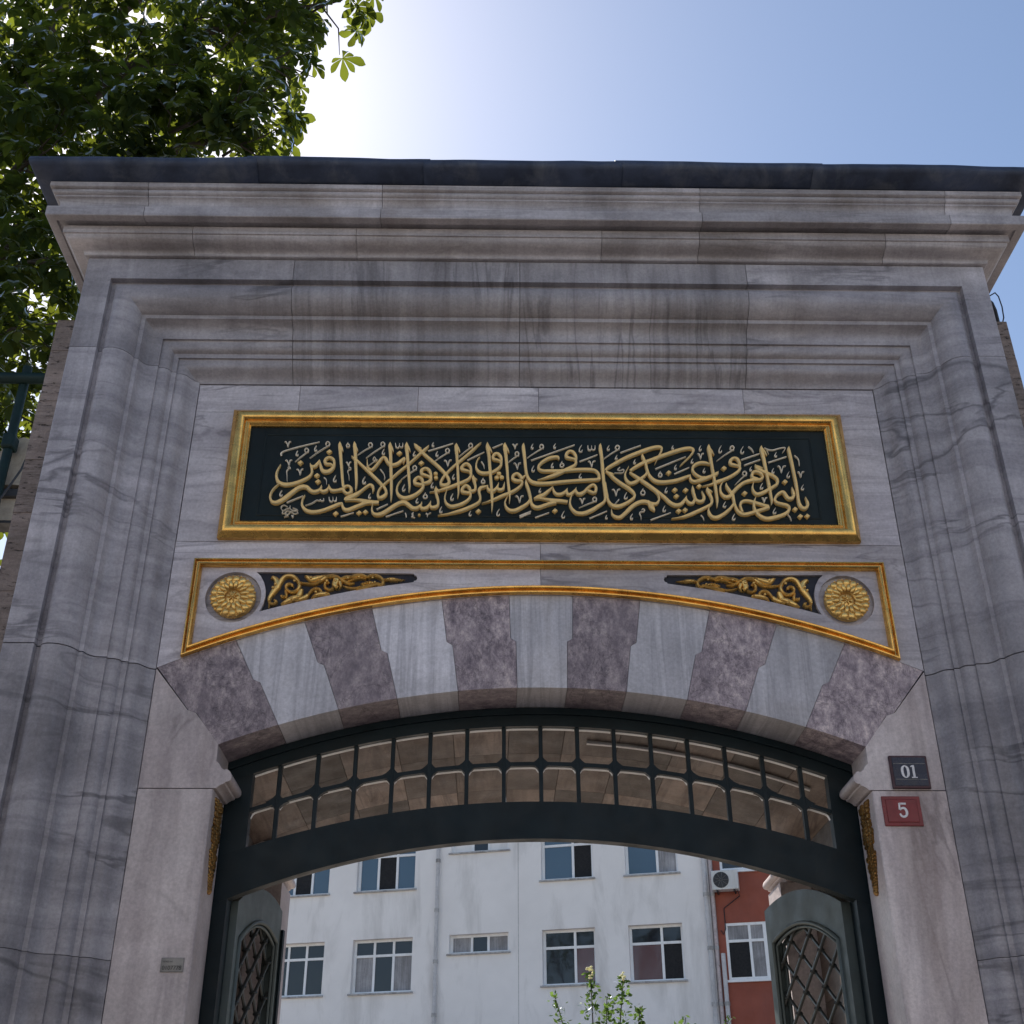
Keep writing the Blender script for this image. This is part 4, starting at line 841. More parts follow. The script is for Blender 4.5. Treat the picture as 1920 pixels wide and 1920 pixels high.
# ================================================================== transom grille and gate leaves
def az(x, crown, r=4.45):
    return crown - (r - math.sqrt(r * r - x * x))
tr = thing('transom_grille', 'dark green iron fanlight grille of square openings under the striped arch', 'grille', (0, 0.3, 2.95))
def relt(o):
    o.matrix_parent_inverse = Matrix.Translation((0, -0.3, -2.95))
    return o
NX = [-1.66 + 3.32 * k / 48 for k in range(49)]
def band(zt, zb, y0, y1, name, m, x=NX):
    poly = [(q, zt(q)) for q in x] + [(q, zb(q)) for q in x[::-1]]
    return relt(MB().prism([poly], y0, y1).build(name, m, tr, 30))
band(lambda x: arc_z(x, ICZ, IR) - 0.003, lambda x: az(x, 3.882), 0.302, 0.37, 'top_rail', MT['iron'])
band(lambda x: arc_z(x, ICZ, IR) - 0.004, lambda x: az(x, 3.945), 0.288, 0.3015, 'top_bead', MT['iron'])
band(lambda x: az(x, 3.466, 4.9), lambda x: az(x, 3.271, 4.3), 0.302, 0.37, 'bottom_rail', MT['iron'])
for sx in (-1, 1):
    relt(MB().prism([[(sx * 1.527, az(1.527, 3.466, 4.9) - 0.02), (sx * 1.527, az(1.527, 3.89)), (sx * 1.66, az(1.66, 3.89)), (sx * 1.66, az(1.66, 3.466, 4.9) - 0.02)]], 0.303, 0.368).build('stile', MT['iron'], tr))
    relt(MB().box(sx * 1.592, sx * 1.79, 0.304, 0.424, 0.01, 2.99).build('door_post', MT['iron'], tr))
    relt(MB().box(sx * 1.66, sx * 1.79, 0.304, 0.424, 2.99, 3.66).build('door_post', MT['iron'], tr))
SPC = 0.1985
mid = lambda x: az(x, 3.675, 4.7)
for k in range(-7, 8):
    x = k * SPC
    relt(MB().cbox(x - 0.0105, x + 0.0105, 0.312, 0.348, az(x, 3.466, 4.9) - 0.01, az(x, 3.882) + 0.01, 0.003).build('bar', MT['iron'], tr))
    n = 12
    z = mid(x)
    star = [(x + 0.062 * math.copysign(abs(math.cos(a)) ** 3, math.cos(a)), z + 0.062 * math.copysign(abs(math.sin(a)) ** 3, math.sin(a))) for a in [2 * math.pi * j / 32 + 0.01 for j in range(32)]]
    relt(MB().prism([star], 0.3135, 0.3465).build('corner_web', MT['iron'], tr))
band(lambda x: mid(x) + 0.011, lambda x: mid(x) - 0.011, 0.315, 0.345, 'middle_bar', MT['iron'], [-1.53 + 3.06 * k / 48 for k in range(49)])

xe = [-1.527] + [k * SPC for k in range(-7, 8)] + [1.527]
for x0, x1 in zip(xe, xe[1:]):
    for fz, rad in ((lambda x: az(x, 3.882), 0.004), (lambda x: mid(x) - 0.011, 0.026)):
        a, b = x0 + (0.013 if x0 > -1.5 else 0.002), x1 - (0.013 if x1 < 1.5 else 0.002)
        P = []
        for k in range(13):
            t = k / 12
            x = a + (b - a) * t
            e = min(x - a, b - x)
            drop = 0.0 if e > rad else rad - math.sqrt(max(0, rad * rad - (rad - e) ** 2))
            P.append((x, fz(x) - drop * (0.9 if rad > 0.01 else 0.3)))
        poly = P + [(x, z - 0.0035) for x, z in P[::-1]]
        relt(MB().prism([poly], 0.338, 0.362).build('bright_line_strip', MT['white'], tr))  # white strip added to draw the bright light line under each bar

def gate_leaf(label, loc, rz):
    o = thing('gate_leaf', label, 'gate leaf', loc, rz)
    W = 0.80
    zt = lambda s: 3.125 - 0.155 * ((s - 0.52) / 0.52) ** 2
    S = [W * k / 24 for k in range(25)]
    s0, s1, zb = 0.055, W - 0.06, 1.15
    zi = lambda s: zt(s) - 0.165 - 0.03 * ((s - (s0 + s1) / 2) / ((s1 - s0) / 2)) ** 2
    H = [s0 + (s1 - s0) * k / 20 for k in range(21)]
    outer = [(s, zt(s)) for s in S] + [(W, 0.03), (0, 0.03)]
    hole = [(s, zi(s)) for s in H] + [(s1, zb), (s0, zb)]
    hole2 = rect(s0, s1, 0.15, zb - 0.12)
    MB().prism([outer, hole, hole2], -0.03, 0.03).build('leaf_frame', MT['leafpaint'], o, 30)
    MB().box(s0 - 0.01, s1 + 0.01, -0.012, 0.012, 0.14, zb - 0.11).build('lower_panel', MT['leafpaint'], o)
    for d, r in ((0.010, 0.011), (0.030, 0.008)):
        pts = [(s0 + d, 0, zb + d)] + [(s0 + d + (s1 - s0 - 2 * d) * k / 20, 0, zi(s0 + (s1 - s0) * k / 20) - d) for k in range(21)] + [(s1 - d, 0, zb + d)]
        for yy in (-0.034, 0.034):
            MB().tube([(p[0], yy + (0.012 if yy < 0 else -0.012) * (d > 0.02), p[2]) for p in pts], r, 8).build('arch_bead', MT['leafpaint'], o, 60)
    MB().box(W + 0.001, W + 0.035, -0.045, 0.0, 0.03, zt(W) - 0.10).build('meeting_stile', MT['iron'], o)
    hw, hh = 0.098, 0.092
    inside = lambda s, z: s0 + 0.012 < s < s1 - 0.012 and zb + 0.01 < z < zi(s) - 0.012
    for fam in (-1, 1):
        for c in range(-8, 30):
            run = []
            for j in range(80):
                s = j * hw / 8
                z = zb - 0.3 + (c * 2 * hh if fam > 0 else c * 2 * hh) + fam * (s / hw) * hh
                if inside(s, z):
                    run.append((s, -0.007 * fam, z))
            if len(run) > 1:
                MB().tube([run[0], run[-1]], 0.009, 6).build('lattice_bar', MT['lattice'], o, 50)
    rm = None
    for i in range(16):
        for j in range(40):
            s = i * hw
            z = zb - 0.3 + hh * j
            if (i + j) % 2 == 0 and inside(s, z):
                if rm is None:
                    r0 = MB().ball((0, 0, 0), (0.013, 0.024, 0.013), 8, 5).build('lattice_rivet', MT['lattice'], o, 60)
                    rm = r0.data
                else:
                    r0 = bpy.data.objects.new('lattice_rivet', rm)
                    COL.objects.link(r0)
                    r0.parent = o
                r0.location = (s, 0, z)
    return o
gate_leaf('open iron lattice gate leaf on the side of the grey address plate', (-1.588, 0.44, 0.012), R(83.0))
gate_leaf('open iron lattice gate leaf on the side of the red number plate', (1.575, 0.44, 0.012), R(107.0))

# ================================================================== number plates on the jambs
pl = thing('number_plate', 'square navy enamel plate reading 01 in a dull maroon rim', 'sign', (1.862, 0, 3.443))
def relp(o, p):
    o.matrix_parent_inverse = Matrix.Translation((-p.location.x, -p.location.y, -p.location.z))
    return o
relp(MB().cbox(1.765, 1.96, -0.016, 0.001, 3.445, 3.617, 0.005).build('rim', MT['maroon2'], pl), pl)
relp(MB().box(1.778, 1.948, -0.019, -0.0155, 3.458, 3.605).build('plate_face', MT['navy'], pl), pl)
for z in (3.571, 3.489):
    relp(MB().box(1.782, 1.944, -0.0205, -0.0187, z, z + 0.003).build('line', MT['tin'], pl), pl)
def strokes(p, lst, y, m, name='digit'):
    for s in lst:
        relp(ribbon(MB(), s, y, y - 0.002, False, 0.0012, 6, 0.0).build(name, m, p), p)
c0, c1, zm = 1838, 1881, 3531
strokes(pl, [[(c0, zm + 31, 5), (c0 - 12, zm + 20, 12), (c0 - 15, zm, 13), (c0 - 12, zm - 20, 12), (c0, zm - 31, 5), (c0 + 12, zm - 20, 12), (c0 + 15, zm, 13), (c0 + 12, zm + 20, 12), (c0, zm + 31, 5)],
             [(c1, zm + 32, 12), (c1, zm, 12), (c1, zm - 31, 12)], ], -0.0192, MT['enamelw'])
strokes(pl, [[(c1 - 14, zm + 24, 5), (c1 - 6, zm + 29, 6), (c1 + 4, zm + 31, 6)], [(c1 - 15, zm - 31, 5), (c1, zm - 31, 5), (c1 + 15, zm - 31, 5)]], -0.0195, MT['enamelw'])
p5 = thing('number_plate', 'small red enamel plate reading 5 below the navy plate', 'sign', (1.795, 0, 3.256))
relp(MB().cbox(1.698, 1.891, -0.008, 0.001, 3.256, 3.407, 0.003).build('plate', MT['maroon'], p5), p5)
relp(MB().cbox(1.716, 1.873, -0.012, -0.007, 3.274, 3.390, 0.003).build('raised_field', MT['maroon'], p5), p5)
cx, cz = 1796, 3334
strokes(p5, [[(cx + 19, cz + 33, 10), (cx, cz + 33, 10), (cx - 15, cz + 33, 10)], [(cx - 14, cz + 36, 9), (cx - 15, cz + 18, 9), (cx - 16, cz + 2, 9)],
             [(cx - 16, cz + 1, 8), (cx - 4, cz + 10, 10), (cx + 10, cz + 9, 12), (cx + 18, cz - 6, 13), (cx + 15, cz - 24, 12), (cx + 2, cz - 33, 11), (cx - 11, cz - 29, 11), (cx - 17, cz - 17, 9)]], -0.0122, MT['enamelw'])
pa = thing('address_plate', 'small grey tin address plate reading 0107778 on the pale jamb', 'sign', (-1.748, 0, 2.565))
relp(MB().cbox(-1.801, -1.695, -0.006, 0.001, 2.565, 2.629, 0.002).build('plate', MT['tin'], pa), pa)
def text(body, size, x, z, y, m, p):
    cu = bpy.data.curves.new('text', 'FONT')
    cu.body = body
    cu.size = size
    cu.align_x = 'CENTER'
    ob = bpy.data.objects.new('text', cu)
    COL.objects.link(ob)
    dg = bpy.context.evaluated_depsgraph_get()
    me = bpy.data.meshes.new_from_object(ob.evaluated_get(dg))
    bpy.data.objects.remove(ob)
    me.transform(Matrix.Translation((x, y, z)) @ Matrix.Rotation(R(90), 4, 'X'))
    me.materials.clear()
    me.materials.append(m)
    o = bpy.data.objects.new('lettering', me)
    COL.objects.link(o)
    o.parent = p
    relp(o, p)
text('0107778', 0.026, -1.748, 2.575, -0.0075, MT['ink'], pa)
text('ADRES NO', 0.0095, -1.768, 2.608, -0.0075, MT['ink'], pa)

# ================================================================== buildings beyond the courtyard
AB = R(-15.5)
wb = thing('apartment_building', 'white rendered apartment block with stained sills and a pale downpipe', 'building', (0, 30, 0), AB)
WIN = [(-7.12, -5.33, 3), (-4.44, -2.60, 3), (-1.50, 0.26, 0), (1.24, 2.76, 2), (3.70, 5.20, 2), (-9.9, -8.1, 3), (-12.6, -10.9, 3)]
ROWS = [4.13, 6.985, 9.845, 12.70]
holes = []
wins = []
for r, zb in enumerate(ROWS):
    for c, (a, b, k) in enumerate(WIN):
        z0, z1 = (zb + 0.96, zb + 1.49) if k == 0 else (zb, zb + 1.49)
        holes.append([(a, z0), (b, z0), (b, z1), (a, z1)])
        wins.append((a, b, z0, z1, k, r, c))
out = [(-14, 0), (6.02, 0), (6.02, 15.8), (-14, 15.8)]
MB().prism([out] + holes, 0.0, 0.3).build('facade', MT['wall'], wb)
MB().box(-14, 6.02, 0.31, 10, 0, 15.8).build('building_body', MT['shade'], wb)
MB().box(-14.2, 6.1, -0.3, 10.2, 15.8, 16.1).build('roof_slab', MT['sill'], wb)
RG = random.Random(11)
def window(bl, a, b, z0, z1, kind, dep, tints, sill=True):
    t, fy = 0.07, dep
    fr = MB()
    h = z1 - z0
    fr.box(a, a + t, fy, fy + 0.06, z0, z1).box(b - t, b, fy, fy + 0.06, z0, z1)
    fr.box(a + t, b - t, fy + 0.001, fy + 0.06, z0, z0 + t).box(a + t, b - t, fy + 0.001, fy + 0.06, z1 - t, z1)
    if kind == 3:
        mx = [a + (b - a) * 0.34, a + (b - a) * 0.66]
        tz = z0 + h * 0.70
    elif kind == 2:
        mx = [a + (b - a) * 0.60]
        tz = z0 + h * 0.68
    else:
        mx = [a + (b - a) * 0.36, a + (b - a) * 0.64]
        tz = None
    for x in mx:
        fr.box(x - t / 2, x + t / 2, fy - 0.004, fy + 0.06, z0 + t, z1 - t)
    if tz:
        fr.box(a + t, b - t, fy - 0.002, fy + 0.058, tz - t / 2, tz + t / 2)
    w = fr.build('window', MT['white'], bl)
    ex = [a + t] + mx + [b - t]
    i = 0
    for x0, x1 in zip(ex, ex[1:]):
        for (q0, q1) in (((z0 + t, tz), (tz, z1 - t)) if tz else ((z0 + t, z1 - t),)):
            MB().box(x0, x1, fy + 0.03, fy + 0.04, q0, q1).build('pane', MT[tints[i % len(tints)]], w)
            i += 1
    if sill:
        MB().box(a - 0.06, b + 0.06, -0.07, fy + 0.02, z0 - 0.045, z0 - 0.002).build('sill', MT['sill'], w)
    return w
for (a, b, z0, z1, k, r, c) in wins:
    if r == 1:
        t = {0: ['glass', 'glass'], 1: ['curtain', 'glass', 'glass', 'glass'], 2: ['curtain', 'glass', 'curtain'], 3: ['glass', 'glass', 'glassr', 'glass'], 4: ['glassr', 'glass', 'shade', 'glass']}.get(c, ['glass'])
    elif r == 2:
        t = {0: ['glassb', 'glassb', 'shade', 'glass', 'glassb', 'glassb'], 1: ['glassb', 'glass', 'shade', 'glass', 'glassb', 'glassb'], 2: ['wall', 'glass', 'wall'], 3: ['glassb', 'glassb', 'shade', 'glass'], 4: ['glassb', 'glassb', 'curtain', 'curtain']}.get(c, ['glass'])
    else:
        t = [RG.choice(['glass', 'glass', 'glassb', 'curtain']) for _ in range(6)]
    window(wb, a, b, z0, z1, k, 0.17, t)
def downpipe(bl, s, z0, z1, r, m, y=-0.09):
    p = MB().tube([(s, y, z0), (s, y, z1)], r, 10).build('downpipe', m, bl, 60)
    z = z0 + 0.6
    while z < z1:
        MB().tube([(s, y, z), (s, y, z + 0.10)], r * 1.28, 10).build('pipe_collar', MT['sill'], p, 60)
        z += 1.42
MB().box(0.545, 0.56, -0.003, 0.01, 0, 15.7).build('expansion_joint', MT['sill'], wb)
downpipe(wb, -1.87, 0.0, 15.6, 0.055, MT['pipe'])
downpipe(wb, 5.93, 0.0, 15.6, 0.06, MT['pipe'], -0.10)

rb = thing('terracotta_building', 'terracotta red apartment block adjoining the white block', 'building', (0, 30, 0), AB)
rh = [[(6.36, z), (9.6, z), (9.6, z + 1.47), (6.36, z + 1.47)] for z in (4.05, 6.925, 9.80, 12.67)]
MB().prism([[(6.16, 0), (15, 0), (15, 15.2), (6.16, 15.2)]] + rh, 0.02, 0.3).build('facade', MT['redwall'], rb)
MB().box(6.03, 6.155, 0.012, 0.29, 0, 15.2).build('plaster_strip', MT['peel'], rb)
MB().box(6.03, 15, 0.31, 10, 0, 15.2).build('building_body', MT['shade'], rb)
for k, z in enumerate((4.05, 6.925, 9.80, 12.67)):
    for j in range(3):
        a = 6.36 + j * 1.08
        window(rb, a, a + 1.08, z, z + 1.47, 2, 0.03, [['shade', 'curtain', 'curtain', 'curtain'], ['curtain', 'curtain', 'curtain', 'glass'], ['glass', 'curtain', 'curtain', 'curtain']][(j + k) % 3] if k != 1 or j else ['shade', 'curtain', 'curtain', 'curtain'], False)
    MB().box(6.28, 9.7, -0.06, 0.05, z - 0.06, z - 0.003).build('sill_band', MT['white'], rb)
downpipe(rb, 6.10, 0.0, 15.0, 0.05, MT['peel'], -0.06)
downpipe(rb, 6.26, 0.0, 7.6, 0.06, MT['pipe'], -0.08)

# air conditioner on the red wall
def onb(s, d, z):
    v = Matrix.Rotation(AB, 3, 'Z') @ Vector((s, d, z))
    return (v.x, v.y + 30, v.z)
ac = thing('air_conditioner', 'white outdoor air conditioner unit on brackets under the red block window', 'air conditioner', onb(6.5, 0.02, 9.19), AB)
MB().cbox(-0.36, 0.36, -0.42, -0.10, 0.02, 0.54, 0.015).build('casing', MT['plastic'], ac)
MB().tube([(-0.10, -0.415, 0.28), (-0.10, -0.432, 0.28)], 0.215, 28).build('fan_grille', MT['dark'], ac, 40)
fb = MB()
for k in range(9):
    fb.tube([(-0.10 + 0.02 * math.cos(k * 0.7), -0.436, 0.28 + 0.02 * math.sin(k * 0.7)), (-0.10 + 0.205 * math.cos(k * 0.7), -0.436, 0.28 + 0.205 * math.sin(k * 0.7))], 0.005, 5)
fb.build('grille_ribs', MT['tin'], ac)
for x in (-0.25, 0.22):
    MB().box(x, x + 0.04, -0.42, 0.0, -0.03, 0.018).build('bracket', MT['dark'], ac)
MB().tube([(0.30, -0.2, 0.05), (0.34, -0.06, -0.1), (-0.12, -0.03, -0.4), (-0.12, -0.03, -0.95), (-0.18, -0.05, -1.1), (-0.25, -0.04, -0.98)], 0.014, 6).build('hose', MT['cable'], ac, 60)

# ================================================================== shrub in the courtyard
shrub = thing('flowering_shrub', 'tall leafy shrub with pale yellow blossoms before the white block', 'shrub', (0.85, 8, 0))
rs = random.Random(5)
stems = [((0.0, 0, 0), (0.0, 0.0, 3.2), (-0.02, 0, 3.86)), ((0.05, 0.1, 0), (-0.15, 0, 2.9), (-0.42, 0, 3.62)), ((0.0, 0, 0), (0.22, 0.1, 2.9), (0.34, 0, 3.80)), ((0.1, 0, 0), (0.35, 0, 2.6), (0.52, 0.1, 3.52)),
         ((0.1, 0, 0), (0.10, 0.1, 2.7), (0.16, 0.1, 3.62)), ((0.2, 0.1, 0), (0.8, 0.1, 2.4), (1.02, 0.2, 3.42)), ((0.2, 0.1, 0), (1.1, 0.1, 2.3), (1.5, 0.2, 3.44)), ((0, .1, 0), (-.25, .1, 2.4), (-.3, .1, 3.3))]
lv, lf = [], []
fl = MB()
for si, (a, b, c) in enumerate(stems):
    P = [Vector(a).lerp(Vector(b), t).lerp(Vector(b).lerp(Vector(c), t), t) for t in [i / 20 for i in range(21)]]
    MB().tube(P, [0.012 * (1 - 0.8 * i / 20) + 0.002 for i in range(21)], 6).build('stem', MT['bark'], shrub, 60)
    dens = 240 if si in (0, 2, 3, 4) else (160 if si in (1, 7) else 24)
    for k in range(dens):
        t = rs.uniform(0.45, 1.0) if si not in (5, 6) else rs.uniform(0.9, 1.0)
        p = Vector(a).lerp(Vector(b), t).lerp(Vector(b).lerp(Vector(c), t), t)
        sp = 0.16 * (1.08 - t) / 0.5 + 0.02
        p = p + Vector((rs.gauss(0, sp * 0.5), rs.gauss(0, sp * 0.5), rs.uniform(-0.04, 0.04)))
        d = Vector((rs.gauss(0, 1), rs.gauss(0, 1), rs.gauss(0.1, 0.6))).normalized()
        n = d.cross(Vector((rs.gauss(0, 1), rs.gauss(0, 1), rs.gauss(0, 1)))).normalized()
        L, Wd = rs.uniform(0.04, 0.085), rs.uniform(0.012, 0.022)
        i0 = len(lv)
        lv += [p, p + d * L * 0.5 + n * Wd, p + d * L, p + d * L * 0.5 - n * Wd]
        lf.append((i0, i0 + 1, i0 + 2, i0 + 3))
    if si in (0, 2):
        for k in range(14):
            q = Vector(c) + Vector((rs.gauss(0, 0.018), rs.gauss(0, 0.018), rs.gauss(0.0, 0.03)))
            fl.ball(q, (0.016, 0.016, 0.010), 6, 4)
mk('foliage', lv, lf, MT['leaf2'], shrub, kind='stuff')
fl.build('blossoms', MT['flower'], shrub, kind='stuff')

# ================================================================== green fence posts and housing beside the pier
fe = thing('steel_fence', 'dark green steel fence of tall posts and a top rail beside the pier', 'fence', (-4.5, 3, 0))
MB().tube([(0.0, 0, 0), (0.0, 0, 8.25)], 0.042, 10).build('post', MT['fence'], fe, 60)
MB().tube([(-3.0, 0, 0), (-3.0, 0, 8.25)], 0.042, 10).build('post', MT['fence'], fe, 60)
MB().tube([(-3.2, -0.05, 8.095), (1.35, -0.05, 8.095)], 0.052, 10).build('rail', MT['fence'], fe, 60)
MB().tube([(-3.2, 0.0, 5.2), (1.35, 0.0, 5.2)], 0.03, 10).build('rail', MT['fence'], fe, 60)
MB().cbox(-0.05, 0.06, -0.07, 0.06, 7.36, 7.50, 0.02).build('clamp', MT['fence'], fe)
lh = thing('lamp_housing', 'beige rounded lamp housing above a flat beige panel on the green post', 'lamp', (-4.45, 3.22, 6.7))
hs = MB()
hs.rings([[(x, y, 0.50 + (0.36 - (x - 0.02) ** 2 * 4.5)) for y in (-0.12, 0.18)] + [(x, y, 0.34 + 0.03 * math.cos(x * 8)) for y in (0.18, -0.12)] for x in [-0.5 + 0.74 * k / 10 for k in range(11)]])
hs.build('housing', MT['beige'], lh, 40)
MB().cbox(-0.3, 0.22, -0.14, 0.16, 0.24, 0.32, 0.01).build('dark_louvre', MT['dark'], lh)
MB().cbox(-0.4, 0.10, -0.10, 0.05, 0.02, 0.25, 0.012).build('panel', MT['beige'], lh)
MB().box(-0.42, 0.12, -0.11, 0.06, -0.005, 0.02).build('panel_edge', MT['dark'], lh)
o = MB().tube([(-4.22, 2.9, 7.55), (-4.30, 2.9, 7.1), (-4.42, 2.9, 6.8), (-4.56, 2.9, 6.5), (-4.75, 2.9, 6.2), (-5.2, 2.9, 5.9)], 0.011, 6).build('hanging_cable', MT['cable'], None, 60)
o['label'] = 'thin black cable hanging past the beige lamp housing'
o['category'] = 'cable'
o = MB().tube([(3.0, 0.3, 6.88), (3.03, 0.17, 6.835), (3.041, 0.16, 6.795), (3.047, 0.16, 6.71), (3.04, 0.16, 6.62), (3.012, 0.16, 6.543)], 0.0045, 6).build('looped_cable', MT['cable'], None, 60)
o['label'] = 'thin cable looping from under the cornice onto the travertine pier'
o['category'] = 'cable'
o = MB().tube([(2.93, 0.14, 6.78), (2.975, 0.14, 6.72), (2.985, 0.14, 6.66), (2.985, 0.14, 6.541)], 0.012, 8).build('drain_pipe', MT['dark'], None, 60)
o['label'] = 'short dark drain pipe dropping from the cornice end onto the travertine pier'
o['category'] = 'pipe'
cpts = [(x, 0.95, arc_z(x, ICZ, VR) - 0.014) for x in [0.30 + 1.3 * k / 14 for k in range(15)]]
o = MB().tube(cpts, 0.012, 6).build('cable_conduit', MT['white'], None, 60)
o['label'] = 'pale cable conduit running along the vault behind the fanlight grille'
o['category'] = 'conduit'

# ================================================================== horse chestnut behind the gate
tree = thing('chestnut_tree', 'large horse chestnut with drooping fingered leaves overhanging the gate roof', 'tree', (-8.2, 6.0, 0))
TB = Vector((-8.2, 6.0, 0))
rt_ = random.Random(21)
def limb(pts, r0, r1, name='limb'):
    P = [Vector(p) - TB for p in pts]
    C = []
    for i in range(len(P) - 1):
        p0, p1, p2, p3 = P[max(i - 1, 0)], P[i], P[i + 1], P[min(i + 2, len(P) - 1)]
        for j in range(6):
            t = j / 6
            q = 0.5 * (2 * p1 + (p2 - p0) * t + (2 * p0 - 5 * p1 + 4 * p2 - p3) * t * t + (3 * p1 - p0 - 3 * p2 + p3) * t ** 3)
            C.append(q + Vector((noise.noise(q * 1.3), noise.noise(q * 1.3 + Vector((9, 0, 0))), 0)) * 0.05)
    C.append(P[-1])
    n = len(C)
    MB().tube(C, [r0 + (r1 - r0) * i / (n - 1) for i in range(n)], 9).build(name, MT['bark'], tree, 60)
limb([(-8.2, 6, -0.05), (-8.15, 6, 2), (-8.0, 5.9, 4.5), (-7.6, 5.6, 7.5), (-7.0, 5.2, 10.5), (-6.4, 4.8, 13.5), (-5.8, 4.6, 16)], 0.34, 0.08, 'trunk')
limb([(-7.6, 5.6, 7.6), (-6.6, 4.8, 9.3), (-5.6, 4.0, 10.3), (-4.7, 3.4, 10.7), (-3.6, 3.1, 11.1), (-2.7, 3.0, 11.3)], 0.14, 0.02)
limb([(-7.0, 5.2, 10.4), (-6.0, 4.4, 11.6), (-5.0, 3.8, 12.5), (-4.0, 3.4, 13.0), (-3.0, 3.2, 13.3), (-2.0, 3.0, 13.4)], 0.12, 0.02)
limb([(-7.3, 5.4, 9.2), (-6.2, 4.4, 9.9), (-5.3, 3.7, 9.7), (-4.8, 3.3, 9.0)], 0.09, 0.015)
limb([(-7.7, 5.6, 7.0), (-6.6, 4.6, 7.9), (-5.7, 3.9, 8.1), (-4.9, 3.4, 7.8)], 0.08, 0.015)
limb([(-6.6, 5.0, 12.6), (-5.6, 4.4, 14.0), (-4.4, 4.0, 15.0), (-3.0, 3.8, 15.6)], 0.10, 0.02)
limb([(-7.9, 5.9, 5.8), (-9.5, 6.5, 8.5), (-10.5, 7, 11.5), (-10.8, 7, 13)], 0.13, 0.03)
limb([(-7.5, 5.6, 8.5), (-8.6, 7.2, 10.5), (-9.0, 8.4, 12.5)], 0.12, 0.03)
# crown blobs: centre, radius, leaves
BL = [(-2.05, 3.0, 13.35, 0.62, 70), (-2.75, 3.0, 13.4, 0.7, 130), (-2.62, 3.0, 12.35, 0.45, 50), (-3.4, 3.1, 13.3, 0.8, 130), (-2.85, 2.9, 11.6, 0.55, 110), (-3.45, 3.0, 12.2, 0.72, 180), (-2.75, 2.9, 11.0, 0.42, 45), (-3.5, 3.0, 11.3, 0.65, 150),
      (-4.2, 3.2, 12.5, 0.8, 170), (-4.2, 3.1, 11.3, 0.75, 180), (-4.9, 3.3, 13.0, 0.85, 160), (-5.0, 3.3, 12.0, 0.85, 190), (-5.0, 3.2, 11.0, 0.8, 170), (-5.7, 3.5, 12.6, 0.9, 160), (-5.7, 3.5, 11.4, 0.9, 160),
      (-5.4, 3.4, 10.2, 0.75, 130), (-4.75, 3.2, 9.7, 0.6, 120), (-4.75, 3.3, 8.95, 0.6, 120), (-4.8, 3.6, 8.2, 0.5, 70), (-5.1, 4.3, 9.6, 0.9, 130), (-5.4, 4.6, 10.6, 0.9, 120), (-5.0, 4.4, 8.8, 0.6, 60), (-4.75, 3.5, 7.6, 0.36, 45), (-4.6, 4.2, 7.2, 0.4, 40), (-4.7, 4.6, 8.2, 0.5, 60), (-5.5, 3.7, 7.6, 0.5, 40), (-5.7, 3.7, 9.2, 0.7, 80), (-4.1, 3.2, 10.55, 0.5, 70),
      (-3.6, 3.8, 15.0, 1.1, 150), (-5.2, 4.2, 15.0, 1.3, 200), (-6.8, 4.4, 12.6, 1.2, 170), (-6.9, 4.4, 10.4, 1.1, 120), (-7.0, 4.8, 14.8, 1.4, 170), (-8.6, 5.5, 13.5, 1.7, 170), (-10.4, 6.8, 12.6, 1.7, 150), (-9.0, 8.0, 12.6, 1.8, 150), (-6.6, 6.4, 15.6, 1.7, 150), (-8.5, 5.0, 10.5, 1.4, 110)]
def leaf_geo(rg):
    # palmate leaf: leaflets radiating and drooping from the stalk end, stalk along -x
    vs, fs = [], []
    n = rg.choice((5, 7, 7))
    for k in range(n):
        a = math.radians(-125 + 250 * k / (n - 1)) + rg.uniform(-0.12, 0.12)
        mid = 1 - abs(k - (n - 1) / 2) / (n - 1) * 0.95
        L = rg.uniform(0.15, 0.29) * (0.55 + 0.45 * mid)
        W = L * rg.uniform(0.17, 0.21)
        dr = rg.uniform(0.55, 1.35)
        tw = rg.uniform(-0.5, 0.5)
        ca, sa = math.cos(a), math.sin(a)
        b = len(vs)
        prof = [(0.0, 0.04), (0.28, 0.42), (0.55, 0.86), (0.74, 1.0), (0.88, 0.68), (1.0, 0.02)]
        for t, w in prof:
            th = dr * t
            r = L * (math.sin(th) / dr if dr > 0.01 else t)
            z = -L * (1 - math.cos(th)) / dr
            for s in (-1, 0, 1):
                u = s * w * W
                zz = z + abs(s) * w * W * 0.35 + s * tw * w * W * 0.6
                vs.append((r * ca - u * sa, r * sa + u * ca, zz))
        for i in range(len(prof) - 1):
            for s in (0, 1):
                p = b + i * 3 + s
                fs.append((p, p + 1, p + 4, p + 3))
    return vs, fs
VAR = []
for k in range(8):
    v, f = leaf_geo(rt_)
    VAR.append((np.array(v), f))
MEs = []
for v, f in VAR:
    me = bpy.data.meshes.new('leaf')
    me.from_pydata([tuple(p) for p in v], [], f)
    me.materials.append(MT['leaf'])
    me.shade_smooth()
    MEs.append(me)
items = []
C0 = M.translation
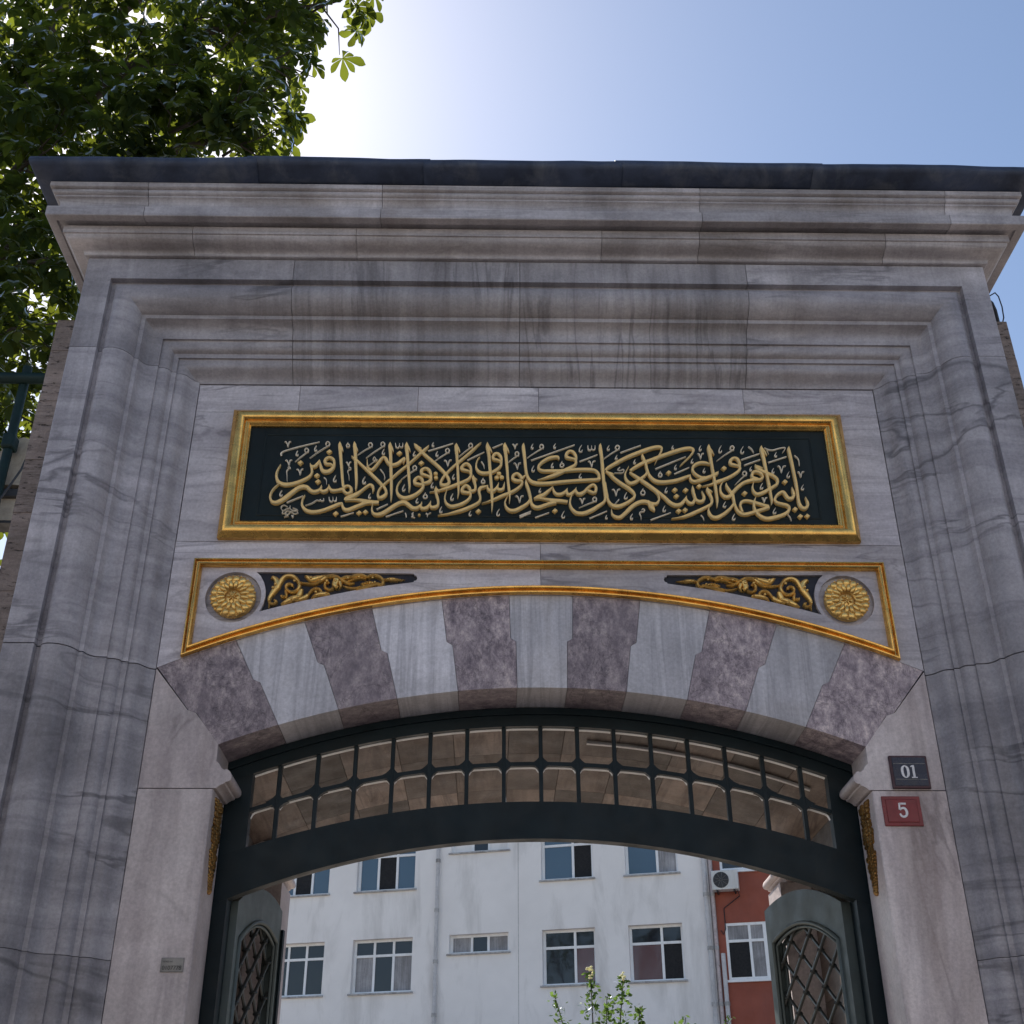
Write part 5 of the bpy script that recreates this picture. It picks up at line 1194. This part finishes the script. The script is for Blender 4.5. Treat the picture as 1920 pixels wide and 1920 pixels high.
for (x, y, z, r, n) in BL:
    n = int(n * 0.95)
    for k in range(n):
        while True:
            d = Vector((rt_.uniform(-1, 1), rt_.uniform(-1, 1), rt_.uniform(-1, 1)))
            if 0.15 < d.length < 1:
                break
        p = Vector((x, y, z)) + Vector((d.x * r, d.y * r * 1.15, d.z * r * 0.85))
        if noise.noise(p * 2.4) < -0.06:
            continue
        if p.z < 7.75 + max(0, (p.y + 0.6)) * 0.35 and p.x > -3.4:
            continue
        rel_ = p - C0
        if (rel_ - SUN * rel_.dot(SUN)).length < 0.13:
            continue
        outw = Vector((d.x, d.y, 0))
        yaw_ = math.atan2(outw.y, outw.x) + rt_.gauss(0, 0.7)
        M4 = Matrix.Translation(p) @ Matrix.Rotation(yaw_, 4, 'Z') @ Matrix.Rotation(rt_.gauss(0.35, 0.35), 4, 'Y') @ Matrix.Rotation(rt_.gauss(0, 0.35), 4, 'X') @ Matrix.Diagonal((*([rt_.uniform(0.75, 1.15)] * 3), 1))
        items.append((p, M4, rt_.randrange(8)))
C0 = M.translation
inv = M.inverted()
def inview(p):
    q = inv @ p
    return q.z < 0 and abs(q.x / -q.z) < 0.43 and abs(q.y / -q.z) < 0.43
items.sort(key=lambda t: (0 if inview(t[0]) else 1, (t[0] - C0).length))
Vb, Fb, off = [], [], 0
for i, (p, M4, k) in enumerate(items):
    if i < 295:
        o = bpy.data.objects.new('leaf', MEs[k])
        COL.objects.link(o)
        o.parent = tree
        o.matrix_parent_inverse = Matrix.Translation(-TB)
        o.matrix_world = M4
        o.matrix_basis = M4
    else:
        v, f = VAR[k]
        a = np.array(M4)
        w = v @ a[:3, :3].T + a[:3, 3] - np.array(TB)
        Vb.append(w)
        Fb += [tuple(j + off for j in q) for q in f]
        off += len(v)
me = bpy.data.meshes.new('crown')
me.from_pydata(np.concatenate(Vb).tolist(), [], Fb)
me.materials.append(MT['leaf'])
me.shade_smooth()
o = bpy.data.objects.new('crown', me)
COL.objects.link(o)
o.parent = tree
o['kind'] = 'stuff'
# twigs inside the crown
for (x, y, z, r, n) in BL[:24]:
    c = Vector((x, y, z))
    for k in range(3):
        d = Vector((rt_.uniform(-0.2, 1), rt_.uniform(-1, 0.6), rt_.uniform(-0.7, 0.5))).normalized() * r * 0.9
        a = c + Vector((-r * 0.8, r * 0.5, 0.05))
        MB().tube([a - TB, a.lerp(c, 0.6) + Vector((0, 0, 0.06)) - TB, c + d * 0.5 - TB, c + d - TB], [0.016, 0.013, 0.009, 0.004], 6).build('twig', MT['bark'], tree, 60)
